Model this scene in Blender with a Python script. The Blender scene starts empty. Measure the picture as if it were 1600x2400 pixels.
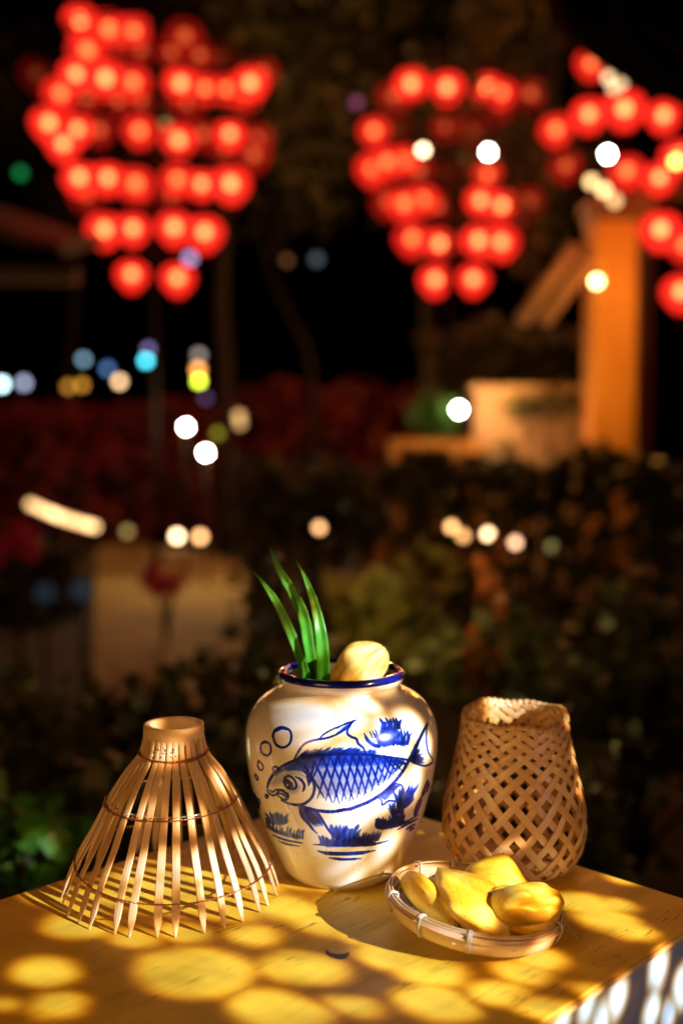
import bpy, math, random
import numpy as np
from mathutils import Vector, Matrix, noise as mnoise
R = math.radians
random.seed(7)
rng = np.random.RandomState(5)
S = bpy.context.scene
COL = S.collection

# ------------------------------------------------------------------ camera
TZ = 0.75                      # table top height
CH = 0.4248                    # camera above the table top
FPX = 2533.0                   # focal length in pixels of a 1600 px wide frame
PITCH = math.atan(140 / FPX)
CAMZ = TZ + CH
cd = bpy.data.cameras.new("camera")
cam = bpy.data.objects.new("camera", cd)
COL.objects.link(cam)
cam.location = (0, 0, CAMZ)
cam.rotation_euler = (math.pi / 2 - PITCH, 0, 0)
cd.sensor_fit = 'HORIZONTAL'; cd.sensor_width = 24.0
cd.lens = 24.0 * FPX / 1600
cd.clip_start = 0.05; cd.clip_end = 400
cd.dof.use_dof = True
cd.dof.focus_distance = 0.985
cd.dof.aperture_fstop = 1.92
cd.dof.aperture_blades = 10
S.camera = cam

# ------------------------------------------------------------------ world: late night sky
W = bpy.data.worlds.new("World"); S.world = W; W.use_nodes = True
wn = W.node_tree.nodes; wl = W.node_tree.links
wn.clear()
sky = wn.new('ShaderNodeTexSky'); sky.sky_type = 'NISHITA'; sky.sun_disc = False
sky.sun_elevation = R(-4); sky.sun_rotation = R(200)
bg = wn.new('ShaderNodeBackground'); bg.inputs['Strength'].default_value = 0.012
wo = wn.new('ShaderNodeOutputWorld')
wl.new(sky.outputs[0], bg.inputs[0]); wl.new(bg.outputs[0], wo.inputs[0])
S.view_settings.view_transform = 'Standard'; S.view_settings.look = 'None'
S.view_settings.exposure = 0; S.view_settings.gamma = 1
S.view_settings.use_curve_mapping = False
S.cycles.max_bounces = 6; S.cycles.transparent_max_bounces = 16
S.cycles.sample_clamp_indirect = 2.0
S.cycles.use_denoising = True

# projection helpers: the photo's pixels (1600 x 2400) to places in the garden
def ray_tan(py): return math.tan(PITCH + math.atan((py - 1200) / FPX))
def at(px, py, D):
    z = CAMZ - D * ray_tan(py)
    dep = D * math.cos(PITCH) + (CAMZ - z) * math.sin(PITCH)
    return Vector(((px - 800) / FPX * dep, D, z))
def on_plane(px, py, n, p0):
    d = at(px, py, 1.0) - Vector((0, 0, CAMZ))
    t = (Vector(p0) - Vector((0, 0, CAMZ))).dot(Vector(n)) / d.dot(Vector(n))
    return Vector((0, 0, CAMZ)) + d * t
def on_table(px, py): return on_plane(px, py, (0, 0, 1), (0, 0, TZ))

# ------------------------------------------------------------------ key lamp: a spot that throws dappled light
AIM = Vector((0.0, 1.03, TZ + 0.06))
ldir = Vector((0.82 * math.cos(R(25)), -0.57 * math.cos(R(25)), math.sin(R(25)))).normalized()
KPOS = AIM + ldir * 3.0
kq = (AIM - KPOS).to_track_quat('-Z', 'Y')
kl = bpy.data.lights.new("projector_spot", 'SPOT')
ko = bpy.data.objects.new("projector_spot", kl); COL.objects.link(ko)
ko.location = KPOS; ko.rotation_mode = 'QUATERNION'; ko.rotation_quaternion = kq
kl.energy = 1050; kl.shadow_soft_size = 0.0035
kl.spot_size = R(46); kl.spot_blend = 0.3
def luv(p):
    v = kq.inverted() @ (Vector(p) - KPOS)
    return v.x / v.z, v.y / v.z
JAR = Vector((0, 1.08, TZ))
def on_jar(px, py):                       # a point on the jar's front
    a = (px - 800) / 228.0
    r = 0.092
    x = r * max(-.98, min(.98, a)); y = 1.08 - math.sqrt(r * r - x * x)
    return at(px, py, y)
PATCH = []
def patch_table(cx, cy, hw, hh, k=1.0):
    c = on_table(cx, cy); u, v = luv(c)
    ua, va = luv(on_table(cx + hw, cy)); ub, vb = luv(on_table(cx, cy + hh))
    area = abs((ua - u) * (vb - v) - (va - v) * (ub - u))
    PATCH.append((u, v * 1.75, math.sqrt(area * 1.75) * k * .98, 1))
def patch_pt(p, r, k=1.0):
    u, v = luv(p); PATCH.append((u, v, r * k / 3.0, 0))
for q in [(175,217,75,24),(105,322,82,26),(135,400,72,22),(450,322,168,50),(640,412,130,38),(690,312,112,33),
          (575,238,66,20),(900,285,85,30),(985,322,90,30),(1000,392,104,33),(820,402,66,20),(1225,288,62,22),(1200,325,62,24),
          (1150,372,66,26),(1255,408,48,22),(1340,165,62,26),(1400,205,70,28),(1450,228,50,18),(1420,170,40,14),
          (745,205,110,26),(655,175,90,26),(840,240,60,20),(5,395,20,12),(300,243,55,16),(420,234,60,16),
          (240,150,90,24),(330,120,110,36),(420,150,120,40),(520,170,110,30),(120,150,60,18),(470,110,90,24),(590,130,60,20),(980,95,30,8),(1440,112,50,8)]:
    patch_table(q[0] * 1.0204, 1950 + q[1] * 1.0204, q[2] * 1.02, q[3] * 1.02)
def J(x, y): return on_jar(550 + .3825 * x, 1250 + .3826 * y)
for x, y, r in [(300,1190,.012),(380,1150,.009),(620,1070,.020),(760,1120,.016),(520,1110,.012),(960,1000,.012),(1090,1180,.018),(1150,1330,.014),
                (820,1440,.030),(960,1330,.022),(660,1440,.024),(1080,1540,.016),(750,1700,.022),(590,1640,.014),(900,1580,.022),(1010,1900,.012),
                (700,1880,.012),(820,1990,.010),(900,2060,.010),(540,1020,.010),(840,1050,.012),(450,1260,.011),(930,1200,.014),(720,930,.008)]:
    patch_pt(J(x, y), r, .92)
PN = (0.7071, -0.7071, 0)                  # the table's pale front panel
for x, y, r in [(1545,2275,.012),(1600,2310,.012),(1450,2342,.010),(1529,2370,.010),(1379,2355,.009),(1410,2395,.009),(1568,2380,.008),(1315,2390,.009)]:
    patch_pt(on_plane(x, y, PN, (0.3492, 0.9848, TZ)), r, 1.3)
for p, r in [(at(845,1560,1.06), .030), (at(720,1500,1.07), .022),(at(650,1380,1.07), .010),(at(700,1420,1.08), .008),
             (at(1045,2095,.93), .026),(at(1150,2050,.96), .024),(at(1180,2120,.88), .014),(at(1270,2110,.9), .013),(at(1010,2060,1.0), .018),(at(1100,2190,.85), .008),
             (at(1335,1780,1.08), .007),(at(1330,1850,1.08), .006),(at(1320,1690,1.08), .007),(at(1180,1640,1.15), .026),(at(1210,1900,1.2), .020),
             (at(560,1820,1.0), .010),(at(485,2010,.93), .011),(at(515,1900,.95), .009),(at(550,2070,.93), .007),(at(455,1740,.98), .008),
             (at(400,1690,1.02), .010),(at(420,2060,.92), .010),(at(360,2100,.92), .008),(at(400,1880,.95), .007)]:
    patch_pt(p, r)
kl.use_nodes = True
nt = kl.node_tree; N = nt.nodes; L = nt.links; N.clear()
tc = N.new('ShaderNodeTexCoord'); sp = N.new('ShaderNodeSeparateXYZ'); L.new(tc.outputs['Normal'], sp.inputs[0])
def mth(op, a, b=None, c=None, NN=None, LL=None):
    NN = NN or N; LL = LL or L
    m = NN.new('ShaderNodeMath'); m.operation = op
    for i, v in enumerate((a, b, c)):
        if v is None: continue
        if isinstance(v, (int, float)): m.inputs[i].default_value = v
        else: LL.new(v, m.inputs[i])
    return m.outputs[0]
cu = N.new('ShaderNodeCombineXYZ')
L.new(mth('DIVIDE', sp.outputs[0], sp.outputs[2]), cu.inputs[0]); L.new(mth('DIVIDE', sp.outputs[1], sp.outputs[2]), cu.inputs[1])
nz = N.new('ShaderNodeTexNoise'); nz.inputs['Scale'].default_value = 70; nz.inputs['Detail'].default_value = 1.0
L.new(cu.outputs[0], nz.inputs['Vector'])
v1 = N.new('ShaderNodeVectorMath'); v1.operation = 'SUBTRACT'; L.new(nz.outputs['Color'], v1.inputs[0]); v1.inputs[1].default_value = (.5, .5, .5)
v2 = N.new('ShaderNodeVectorMath'); v2.operation = 'MULTIPLY_ADD'; L.new(v1.outputs[0], v2.inputs[0]); v2.inputs[1].default_value = (.006, .004, 0); L.new(cu.outputs[0], v2.inputs[2])
cur = None
v3 = N.new('ShaderNodeVectorMath'); v3.operation = 'MULTIPLY'; L.new(v2.outputs[0], v3.inputs[0]); v3.inputs[1].default_value = (1, 1.75, 1)
for (u, v, r, aniso) in PATCH:
    d = N.new('ShaderNodeVectorMath'); d.operation = 'DISTANCE'; L.new((v3 if aniso else v2).outputs[0], d.inputs[0]); d.inputs[1].default_value = (u, v, 0)
    # negative inside, positive outside, in units of the light's plane
    e = mth('DIVIDE', mth('SUBTRACT', d.outputs['Value'], r), 0.0019)
    if cur is None: cur = e
    else:
        cur = mth('SMOOTH_MIN', cur, e, 0.3)
mr = mth('MULTIPLY_ADD', cur, 0.25, 0.5)
cr = N.new('ShaderNodeValToRGB'); L.new(mr, cr.inputs[0])
ce = cr.color_ramp.elements
AMB = (0.06, 0.026, 0.006, 1)
ce[0].position = 0.0; ce[0].color = (0.90, 0.90, 0.95, 1)
ce[1].position = 1.0; ce[1].color = AMB
for p_, c_ in ((0.25, (0.92, .86, .76, 1)), (0.5, (.72, .52, .25, 1)), (0.72, (.36, .16, .03, 1)), (0.88, (.12, .045, .010, 1))):
    x = ce.new(p_); x.color = c_
em = N.new('ShaderNodeEmission'); L.new(cr.outputs[0], em.inputs[0])
nz2 = N.new('ShaderNodeTexNoise'); nz2.inputs['Scale'].default_value = 95; nz2.inputs['Detail'].default_value = 1.0; L.new(cu.outputs[0], nz2.inputs['Vector'])
L.new(mth('MULTIPLY_ADD', nz2.outputs['Fac'], 1.5, 0.25), em.inputs[1])
lo = N.new('ShaderNodeOutputLight'); L.new(em.outputs[0], lo.inputs[0])

# warm street light that reaches the table from the left front
fl = bpy.data.lights.new("street_light_glow", 'AREA'); fl.shape = 'DISK'; fl.size = 0.9; fl.energy = 9.4; fl.color = (1, .47, .135)
fo = bpy.data.objects.new("street_light_glow", fl); COL.objects.link(fo)
fo.location = (-1.1, -0.45, TZ + 0.52)
fo.rotation_euler = (Vector((0.05, 1.05, TZ + .08)) - Vector(fo.location)).to_track_quat('-Z', 'Y').to_euler()

# added cool fill at right for the table's pale side and jar's right flank
c2l = bpy.data.lights.new("cool_street_light", 'AREA'); c2l.shape = 'DISK'; c2l.size = 0.5; c2l.energy = 1.7; c2l.color = (.32, .52, 1)
c2o = bpy.data.objects.new("cool_street_light", c2l); COL.objects.link(c2o)
c2o.location = (1.5, -0.35, TZ + 0.12)
c2o.rotation_euler = (Vector((0.2, 0.9, TZ - .02)) - Vector(c2o.location)).to_track_quat('-Z', 'Y').to_euler()

# ------------------------------------------------------------------ node helper
def mat(name, base=(.5, .5, .5), rough=.6, metal=0.0, emit=None, es=0.0, build=None, **kw):
    m = bpy.data.materials.new(name); m.use_nodes = True
    n = m.node_tree.nodes; l = m.node_tree.links
    b = n['Principled BSDF']
    b.inputs['Base Color'].default_value = (*base, 1); b.inputs['Roughness'].default_value = rough
    b.inputs['Metallic'].default_value = metal
    if emit: b.inputs['Emission Color'].default_value = (*emit, 1); b.inputs['Emission Strength'].default_value = es
    for k, v in kw.items(): b.inputs[k.replace('_', ' ')].default_value = v
    if build: build(n, l, b)
    return m
def nd(n, t, **kw):
    x = n.new(t)
    for k, v in kw.items():
        if hasattr(x, k): setattr(x, k, v)
        else: x.inputs[k].default_value = v
    return x
def ramp(n, l, fac, stops):
    c = n.new('ShaderNodeValToRGB'); e = c.color_ramp.elements
    e[0].position, e[0].color = stops[0][0], (*stops[0][1], 1)
    e[1].position, e[1].color = stops[-1][0], (*stops[-1][1], 1)
    for p, col in stops[1:-1]:
        x = e.new(p); x.color = (*col, 1)
    l.new(fac, c.inputs[0]); return c.outputs[0]
def coords(n, l, scale=(1, 1, 1), src='Object', rot=(0, 0, 0)):
    t = n.new('ShaderNodeTexCoord'); m = n.new('ShaderNodeMapping')
    m.inputs['Scale'].default_value = scale; m.inputs['Rotation'].default_value = rot
    l.new(t.outputs[src], m.inputs[0]); return m.outputs[0]
def bump(n, l, b, h, strength=.3, dist=.001):
    x = n.new('ShaderNodeBump'); x.inputs['Strength'].default_value = strength; x.inputs['Distance'].default_value = dist
    l.new(h, x.inputs['Height']); l.new(x.outputs[0], b.inputs['Normal'])
def mixc(n, l, fac, a, b_):
    m = n.new('ShaderNodeMix'); m.data_type = 'RGBA'
    for i, v in ((0, fac), (6, a), (7, b_)):
        if isinstance(v, tuple): m.inputs[i].default_value = (*v, 1) if len(v) == 3 else v
        elif isinstance(v, (int, float)): m.inputs[i].default_value = v
        else: l.new(v, m.inputs[i])
    return m.outputs[2]

# table: yellow painted plywood, worn, with fine scratches
def b_table(n, l, b):
    g = nd(n, 'ShaderNodeTexNoise', Scale=6.0, Detail=8.0, Roughness=.62); l.new(coords(n, l, (1.0, 9, 1)), g.inputs['Vector'])
    w = nd(n, 'ShaderNodeTexNoise', Scale=9.0, Detail=4.0); l.new(coords(n, l), w.inputs['Vector'])
    f = nd(n, 'ShaderNodeTexNoise', Scale=55.0, Detail=4.0, Roughness=.7); l.new(coords(n, l, (.35, 5, 1), rot=(0, 0, .12)), f.inputs['Vector'])
    c1 = ramp(n, l, w.outputs[0], [(.3, (.68, .42, .024)), (.55, (.80, .53, .040)), (.75, (.72, .46, .045))])
    k = ramp(n, l, g.outputs[0], [(.36, (.35, .35, .35)), (.52, (1, 1, 1))])
    mm = n.new('ShaderNodeMix'); mm.data_type = 'RGBA'; mm.blend_type = 'MULTIPLY'; mm.inputs[0].default_value = .22
    l.new(c1, mm.inputs[6]); l.new(k, mm.inputs[7])
    k2 = ramp(n, l, f.outputs[0], [(.30, (.16, .09, .03)), (.37, (1, 1, 1))])
    m2 = n.new('ShaderNodeMix'); m2.data_type = 'RGBA'; m2.blend_type = 'MULTIPLY'; m2.inputs[0].default_value = .55
    l.new(mm.outputs[2], m2.inputs[6]); l.new(k2, m2.inputs[7])
    ck = nd(n, 'ShaderNodeTexNoise', Scale=5.0, Detail=5.0, Roughness=.55); l.new(coords(n, l, (.5, 4.5, 1), rot=(0, 0, -.08)), ck.inputs['Vector'])
    k3 = ramp(n, l, ck.outputs[0], [(.492, (1, 1, 1)), (.4985, (.14, .08, .03)), (.505, (1, 1, 1))])
    bl = nd(n, 'ShaderNodeTexNoise', Scale=24.0, Detail=2.0); l.new(coords(n, l), bl.inputs['Vector'])
    k4 = ramp(n, l, bl.outputs[0], [(.52, (0, 0, 0)), (.62, (1, 1, 1))])
    m3 = n.new('ShaderNodeMix'); m3.data_type = 'RGBA'; m3.blend_type = 'MULTIPLY'; l.new(k4, m3.inputs[0])
    l.new(m2.outputs[2], m3.inputs[6]); l.new(k3, m3.inputs[7])
    l.new(m3.outputs[2], b.inputs['Base Color'])
    rr = ramp(n, l, g.outputs[0], [(.3, (.62,)*3), (.7, (.42,)*3)]); l.new(rr, b.inputs['Roughness'])
    bump(n, l, b, f.outputs[0], .35, .0006)
M_TABLE = mat('yellow_paint', build=b_table)
def b_panel(n, l, b):
    w = nd(n, 'ShaderNodeTexNoise', Scale=14.0, Detail=6.0); l.new(coords(n, l), w.inputs['Vector'])
    l.new(ramp(n, l, w.outputs[0], [(.35, (.30, .42, .68)), (.6, (.44, .56, .82))]), b.inputs['Base Color'])
    bump(n, l, b, w.outputs[0], .3, .001)
M_PANEL = mat('pale_blue_paint', rough=.5, build=b_panel)
M_EDGE = mat('worn_edge', (.75, .55, .25), .6)
M_CHIP = mat('dark_chip', (.012, .012, .02), .5)

def bamboo(name, stops, grain=(60, 60, 3), rough=.45, per=True, bscale=1.0):
    def f(n, l, b):
        g = nd(n, 'ShaderNodeTexNoise', Scale=9.0, Detail=6.0, Roughness=.65); l.new(coords(n, l, grain), g.inputs['Vector'])
        w = nd(n, 'ShaderNodeTexNoise', Scale=22.0, Detail=3.0); l.new(coords(n, l), w.inputs['Vector'])
        o = n.new('ShaderNodeObjectInfo')
        a = n.new('ShaderNodeMath'); a.operation = 'MULTIPLY_ADD'; a.inputs[1].default_value = .55 if per else 0; l.new(o.outputs['Random'], a.inputs[0])
        a2 = n.new('ShaderNodeMath'); a2.operation = 'MULTIPLY'; a2.inputs[1].default_value = .5; l.new(g.outputs[0], a2.inputs[0])
        a3 = n.new('ShaderNodeMath'); a3.operation = 'MULTIPLY_ADD'; a3.inputs[1].default_value = .55; l.new(w.outputs[0], a3.inputs[0]); l.new(a2.outputs[0], a3.inputs[2])
        l.new(a3.outputs[0], a.inputs[2])
        l.new(ramp(n, l, a.outputs[0], stops), b.inputs['Base Color'])
        bump(n, l, b, g.outputs[0], .25 * bscale, .0006)
    return mat(name, rough=rough, build=f)
M_SLAT = bamboo('split_bamboo', [(.32, (.26, .12, .05)), (.6, (.52, .31, .155)), (.95, (.74, .53, .32))], (70, 70, 4))
M_RING = bamboo('bamboo_ring', [(.35, (.46, .26, .10)), (.65, (.70, .48, .24)), (.95, (.78, .60, .36))], (40, 40, 8))
M_STRIP = bamboo('bamboo_strip', [(.3, (.46, .23, .075)), (.6, (.74, .44, .17)), (.95, (.88, .62, .32))], (12, 12, 12), .27)
M_TRAY = bamboo('tray_bamboo', [(.25, (.48, .28, .13)), (.5, (.62, .40, .21)), (.8, (.75, .55, .34))], (8, 8, 60), .3)
M_PALE = bamboo('pale_weave', [(.25, (.66, .55, .40)), (.7, (.8, .74, .62))], (30, 30, 30), .4)
M_COPPER = mat('copper_wire', (.42, .15, .06), .3, .8)
M_STEEL = mat('steel_wire', (.55, .55, .58), .3, .9)
M_TIE = mat('nylon_tie', (.62, .60, .54), .3)

def b_glaze(n, l, b):
    a = n.new('ShaderNodeAttribute'); a.attribute_name = 'ink'
    w = nd(n, 'ShaderNodeTexNoise', Scale=30.0, Detail=5.0); l.new(coords(n, l), w.inputs['Vector'])
    base = ramp(n, l, w.outputs[0], [(.3, (.80, .78, .77)), (.6, (.86, .86, .87))])
    ink = ramp(n, l, a.outputs['Fac'], [(0, (.82, .81, .81)), (.14, (.50, .55, .72)), (.4, (.06, .15, .68)), (.70, (.010, .035, .46)), (1, (.004, .010, .13))])
    cl = n.new('ShaderNodeMath'); cl.operation = 'MULTIPLY'; cl.use_clamp = True; cl.inputs[1].default_value = 6; l.new(a.outputs['Fac'], cl.inputs[0])
    sp_ = nd(n, 'ShaderNodeTexVoronoi', Scale=120.0); l.new(coords(n, l), sp_.inputs['Vector'])
    dk = ramp(n, l, sp_.outputs['Distance'], [(.06, (.35, .27, .2)), (.12, (1, 1, 1))])
    mm = n.new('ShaderNodeMix'); mm.data_type = 'RGBA'; mm.blend_type = 'MULTIPLY'; mm.inputs[0].default_value = .6
    l.new(base, mm.inputs[6]); l.new(dk, mm.inputs[7])
    l.new(mixc(n, l, cl.outputs[0], mm.outputs[2], ink), b.inputs['Base Color'])
    f = nd(n, 'ShaderNodeTexNoise', Scale=60.0, Detail=3.0); l.new(coords(n, l, (1, 1, .5)), f.inputs['Vector'])
    bump(n, l, b, f.outputs[0], .12, .001)
M_GLAZE = mat('white_glaze', rough=.14, build=b_glaze, Coat_Weight=.4, Coat_Roughness=.06)
def b_rim(n, l, b):
    w = nd(n, 'ShaderNodeTexNoise', Scale=60.0, Detail=4.0); l.new(coords(n, l), w.inputs['Vector'])
    l.new(ramp(n, l, w.outputs[0], [(.3, (.006, .008, .14)), (.7, (.012, .018, .33))]), b.inputs['Base Color'])
    bump(n, l, b, w.outputs[0], .1, .0006)
M_RIM = mat('cobalt_glaze', rough=.15, build=b_rim, Coat_Weight=.5)

def leafmat(name, stops, rough=.45, trans=.3, sc=6.0):
    def f(n, l, b):
        w = nd(n, 'ShaderNodeTexNoise', Scale=sc, Detail=3.0); l.new(coords(n, l), w.inputs['Vector'])
        c = ramp(n, l, w.outputs[0], stops); l.new(c, b.inputs['Base Color'])
        t = n.new('ShaderNodeBsdfTranslucent'); l.new(c, t.inputs[0])
        mx = n.new('ShaderNodeMixShader'); mx.inputs[0].default_value = trans
        l.new(b.outputs[0], mx.inputs[1]); l.new(t.outputs[0], mx.inputs[2])
        l.new(mx.outputs[0], n['Material Output'].inputs[0])
    return mat(name, rough=rough, build=f)
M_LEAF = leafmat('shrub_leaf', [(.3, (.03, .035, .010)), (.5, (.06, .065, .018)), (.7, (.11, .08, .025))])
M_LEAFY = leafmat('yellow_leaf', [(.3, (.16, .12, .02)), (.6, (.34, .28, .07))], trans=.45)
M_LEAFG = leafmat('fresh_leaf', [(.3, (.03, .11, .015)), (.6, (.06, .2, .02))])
M_CANOPY = leafmat('tree_leaf', [(.3, (.05, .05, .014)), (.5, (.08, .075, .02)), (.7, (.11, .08, .03))], sc=1.2)
M_FLOWER = leafmat('red_blossom', [(.35, (.10, .03, .02)), (.55, (.30, .03, .03))], sc=2.0)
M_BARK = mat('bark', (.022, .014, .009), .9)
def b_pandan(n, l, b):
    g = nd(n, 'ShaderNodeTexNoise', Scale=14.0, Detail=4.0); l.new(coords(n, l, (1, 1, .5)), g.inputs['Vector'])
    a = n.new('ShaderNodeAttribute'); a.attribute_name = 'across'
    wv = nd(n, 'ShaderNodeTexWave', Scale=9.0, Distortion=.6); wv.wave_type = 'BANDS'
    cx = n.new('ShaderNodeCombineXYZ'); l.new(a.outputs['Fac'], cx.inputs[0]); l.new(cx.outputs[0], wv.inputs[0])
    c = ramp(n, l, g.outputs[0], [(.3, (.03, .22, .018)), (.5, (.06, .38, .025)), (.7, (.16, .50, .06))])
    k = ramp(n, l, wv.outputs[0], [(0, (.78, .78, .78)), (1, (1.15, 1.15, 1.15))])
    mm = n.new('ShaderNodeMix'); mm.data_type = 'RGBA'; mm.blend_type = 'MULTIPLY'; mm.inputs[0].default_value = 1
    l.new(c, mm.inputs[6]); l.new(k, mm.inputs[7]); l.new(mm.outputs[2], b.inputs['Base Color'])
    bump(n, l, b, wv.outputs[0], .25, .0004)
    t = n.new('ShaderNodeBsdfTranslucent'); l.new(mm.outputs[2], t.inputs[0])
    mx = n.new('ShaderNodeMixShader'); mx.inputs[0].default_value = .25
    l.new(b.outputs[0], mx.inputs[1]); l.new(t.outputs[0], mx.inputs[2]); l.new(mx.outputs[0], n['Material Output'].inputs[0])
M_PANDAN = mat('pandan', rough=.28, build=b_pandan)
def b_fruit(n, l, b):
    g = nd(n, 'ShaderNodeTexNoise', Scale=26.0, Detail=6.0, Roughness=.6); l.new(coords(n, l, (1, 1, .5)), g.inputs['Vector'])
    h = nd(n, 'ShaderNodeTexNoise', Scale=120.0, Detail=4.0); l.new(coords(n, l, (1, 1, .25)), h.inputs['Vector'])
    c = ramp(n, l, g.outputs[0], [(.30, (.70, .30, .006)), (.45, (.82, .52, .02)), (.58, (.88, .70, .12)), (.75, (.88, .76, .26))])
    vs = nd(n, 'ShaderNodeTexVoronoi', Scale=210.0); l.new(coords(n, l, (1, 1, .6)), vs.inputs['Vector'])
    sk = ramp(n, l, vs.outputs['Distance'], [(.10, (.45, .22, .05)), (.2, (1, 1, 1))])
    ms_ = n.new('ShaderNodeMix'); ms_.data_type = 'RGBA'; ms_.blend_type = 'MULTIPLY'; ms_.inputs[0].default_value = .55
    l.new(c, ms_.inputs[6]); l.new(sk, ms_.inputs[7])
    l.new(ms_.outputs[2], b.inputs['Base Color']); bump(n, l, b, h.outputs[0], .5, .0010)
M_FRUIT = mat('jackfruit_flesh', rough=.5, build=b_fruit, Subsurface_Weight=.25, Subsurface_Scale=.012)
def b_fruit2(n, l, b):
    g = nd(n, 'ShaderNodeTexNoise', Scale=30.0, Detail=5.0, Roughness=.6); l.new(coords(n, l, (1, 1, .35)), g.inputs['Vector'])
    c = ramp(n, l, g.outputs[0], [(.38, (.66, .33, .03)), (.47, (.82, .60, .16)), (.62, (.88, .76, .36))])
    l.new(c, b.inputs['Base Color']); bump(n, l, b, g.outputs[0], .3, .001)
M_FRUIT2 = mat('pale_jackfruit_flesh', rough=.55, build=b_fruit2, Subsurface_Weight=.25, Subsurface_Scale=.012)

# ------------------------------------------------------------------ mesh helpers
class MB:
    def __init__(s): s.v = []; s.f = []; s.a = {}
    def box(s, c, d, M=None):
        k = len(s.v)
        for z in (-1, 1):
            for y in (-1, 1):
                for x in (-1, 1):
                    p = Vector((x * d[0] / 2, y * d[1] / 2, z * d[2] / 2))
                    if M: p = M @ p
                    s.v.append(tuple(p + Vector(c)))
        s.f += [tuple(k + i for i in q) for q in ((0, 2, 3, 1), (4, 5, 7, 6), (0, 1, 5, 4), (2, 6, 7, 3), (0, 4, 6, 2), (1, 3, 7, 5))]
    def tube(s, pts, r, n=6, closed=False, cap=True):
        pts = [Vector(p) for p in pts]; m = len(pts); k = len(s.v)
        rr = r if isinstance(r, (list, tuple)) else [r] * m
        up = Vector((0, 0, 1)); prev = None
        for i, p in enumerate(pts):
            if closed: t = pts[(i + 1) % m] - pts[i - 1]
            else: t = pts[min(i + 1, m - 1)] - pts[max(i - 1, 0)]
            t.normalize()
            ref = prev if prev is not None else (up if abs(t.z) < .9 else Vector((1, 0, 0)))
            a = (ref - t * ref.dot(t)); a.normalize(); b = t.cross(a); prev = a
            for j in range(n):
                g = 2 * math.pi * j / n
                s.v.append(tuple(p + (a * math.cos(g) + b * math.sin(g)) * rr[i]))
        for i in range(m if closed else m - 1):
            for j in range(n):
                i2 = (i + 1) % m
                s.f.append((k + i * n + j, k + i * n + (j + 1) % n, k + i2 * n + (j + 1) % n, k + i2 * n + j))
        if cap and not closed:
            s.f.append(tuple(k + j for j in reversed(range(n)))); s.f.append(tuple(k + (m - 1) * n + j for j in range(n)))
    def lathe(s, prof, n=48, c=(0, 0, 0), closed=False, wob=None):
        k = len(s.v); m = len(prof)
        for i, (r, z) in enumerate(prof):
            for j in range(n):
                g = 2 * math.pi * j / n
                dr, dz = wob(g, i) if wob else (0, 0)
                s.v.append((c[0] + (r + dr) * math.cos(g), c[1] + (r + dr) * math.sin(g), c[2] + z + dz))
        for i in range(m if closed else m - 1):
            for j in range(n):
                i2 = (i + 1) % m
                s.f.append((k + i * n + j, k + i * n + (j + 1) % n, k + i2 * n + (j + 1) % n, k + i2 * n + j))
    def strip(s, rows, thick_n=None):
        """rows: list of cross sections (each a list of the same number of points)"""
        k = len(s.v); n = len(rows[0])
        for r in rows: s.v += [tuple(p) for p in r]
        for i in range(len(rows) - 1):
            for j in range(n):
                j2 = (j + 1) % n
                s.f.append((k + i * n + j, k + i * n + j2, k + (i + 1) * n + j2, k + (i + 1) * n + j))
        s.f.append(tuple(k + j for j in reversed(range(n)))); s.f.append(tuple(k + (len(rows) - 1) * n + j for j in range(n)))
    def sphere(s, c, r, seg=12, ring=8, sc=(1, 1, 1)):
        pr = [(math.sin(math.pi * i / ring) * r, -math.cos(math.pi * i / ring) * r) for i in range(1, ring)]
        k = len(s.v)
        for rr, zz in pr:
            for j in range(seg):
                g = 2 * math.pi * j / seg
                s.v.append((c[0] + rr * math.cos(g) * sc[0], c[1] + rr * math.sin(g) * sc[1], c[2] + zz * sc[2]))
        s.v.append((c[0], c[1], c[2] - r * sc[2])); s.v.append((c[0], c[1], c[2] + r * sc[2]))
        a, b = len(s.v) - 2, len(s.v) - 1; m = len(pr)
        for i in range(m - 1):
            for j in range(seg): s.f.append((k + i * seg + j, k + i * seg + (j + 1) % seg, k + (i + 1) * seg + (j + 1) % seg, k + (i + 1) * seg + j))
        for j in range(seg):
            s.f.append((a, k + (j + 1) % seg, k + j)); s.f.append((b, k + (m - 1) * seg + j, k + (m - 1) * seg + (j + 1) % seg))
    def mesh(s, name, m, smooth=True):
        me = bpy.data.meshes.new(name); me.from_pydata(s.v, [], s.f); me.update()
        if m: me.materials.append(m)
        if smooth: me.polygons.foreach_set('use_smooth', [True] * len(me.polygons))
        return me
    def build(s, name, m, parent=None, smooth=True):
        o = bpy.data.objects.new(name, s.mesh(name, m, smooth)); COL.objects.link(o)
        if parent is not None: o.parent = parent
        return o
def tag(o, label=None, cat=None, group=None, kind=None):
    if label: o['label'] = label
    if cat: o['category'] = cat
    if group: o['group'] = group
    if kind: o['kind'] = kind
    return o
def thing(name, loc, label, cat, group=None, rz=0):
    o = bpy.data.objects.new(name, None); COL.objects.link(o); o.location = loc; o.rotation_euler = (0, 0, rz)
    o.empty_display_size = .05
    return tag(o, label, cat, group)
def inst(name, me, parent=None, loc=(0, 0, 0), rot=(0, 0, 0)):
    o = bpy.data.objects.new(name, me); COL.objects.link(o); o.location = loc; o.rotation_euler = rot
    if parent is not None: o.parent = parent
    return o
def lerp_prof(prof, z):
    for (r0, z0), (r1, z1) in zip(prof, prof[1:]):
        if z0 <= z <= z1: return r0 + (r1 - r0) * (z - z0) / max(z1 - z0, 1e-9)
    return prof[0][0] if z < prof[0][1] else prof[-1][0]
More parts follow.
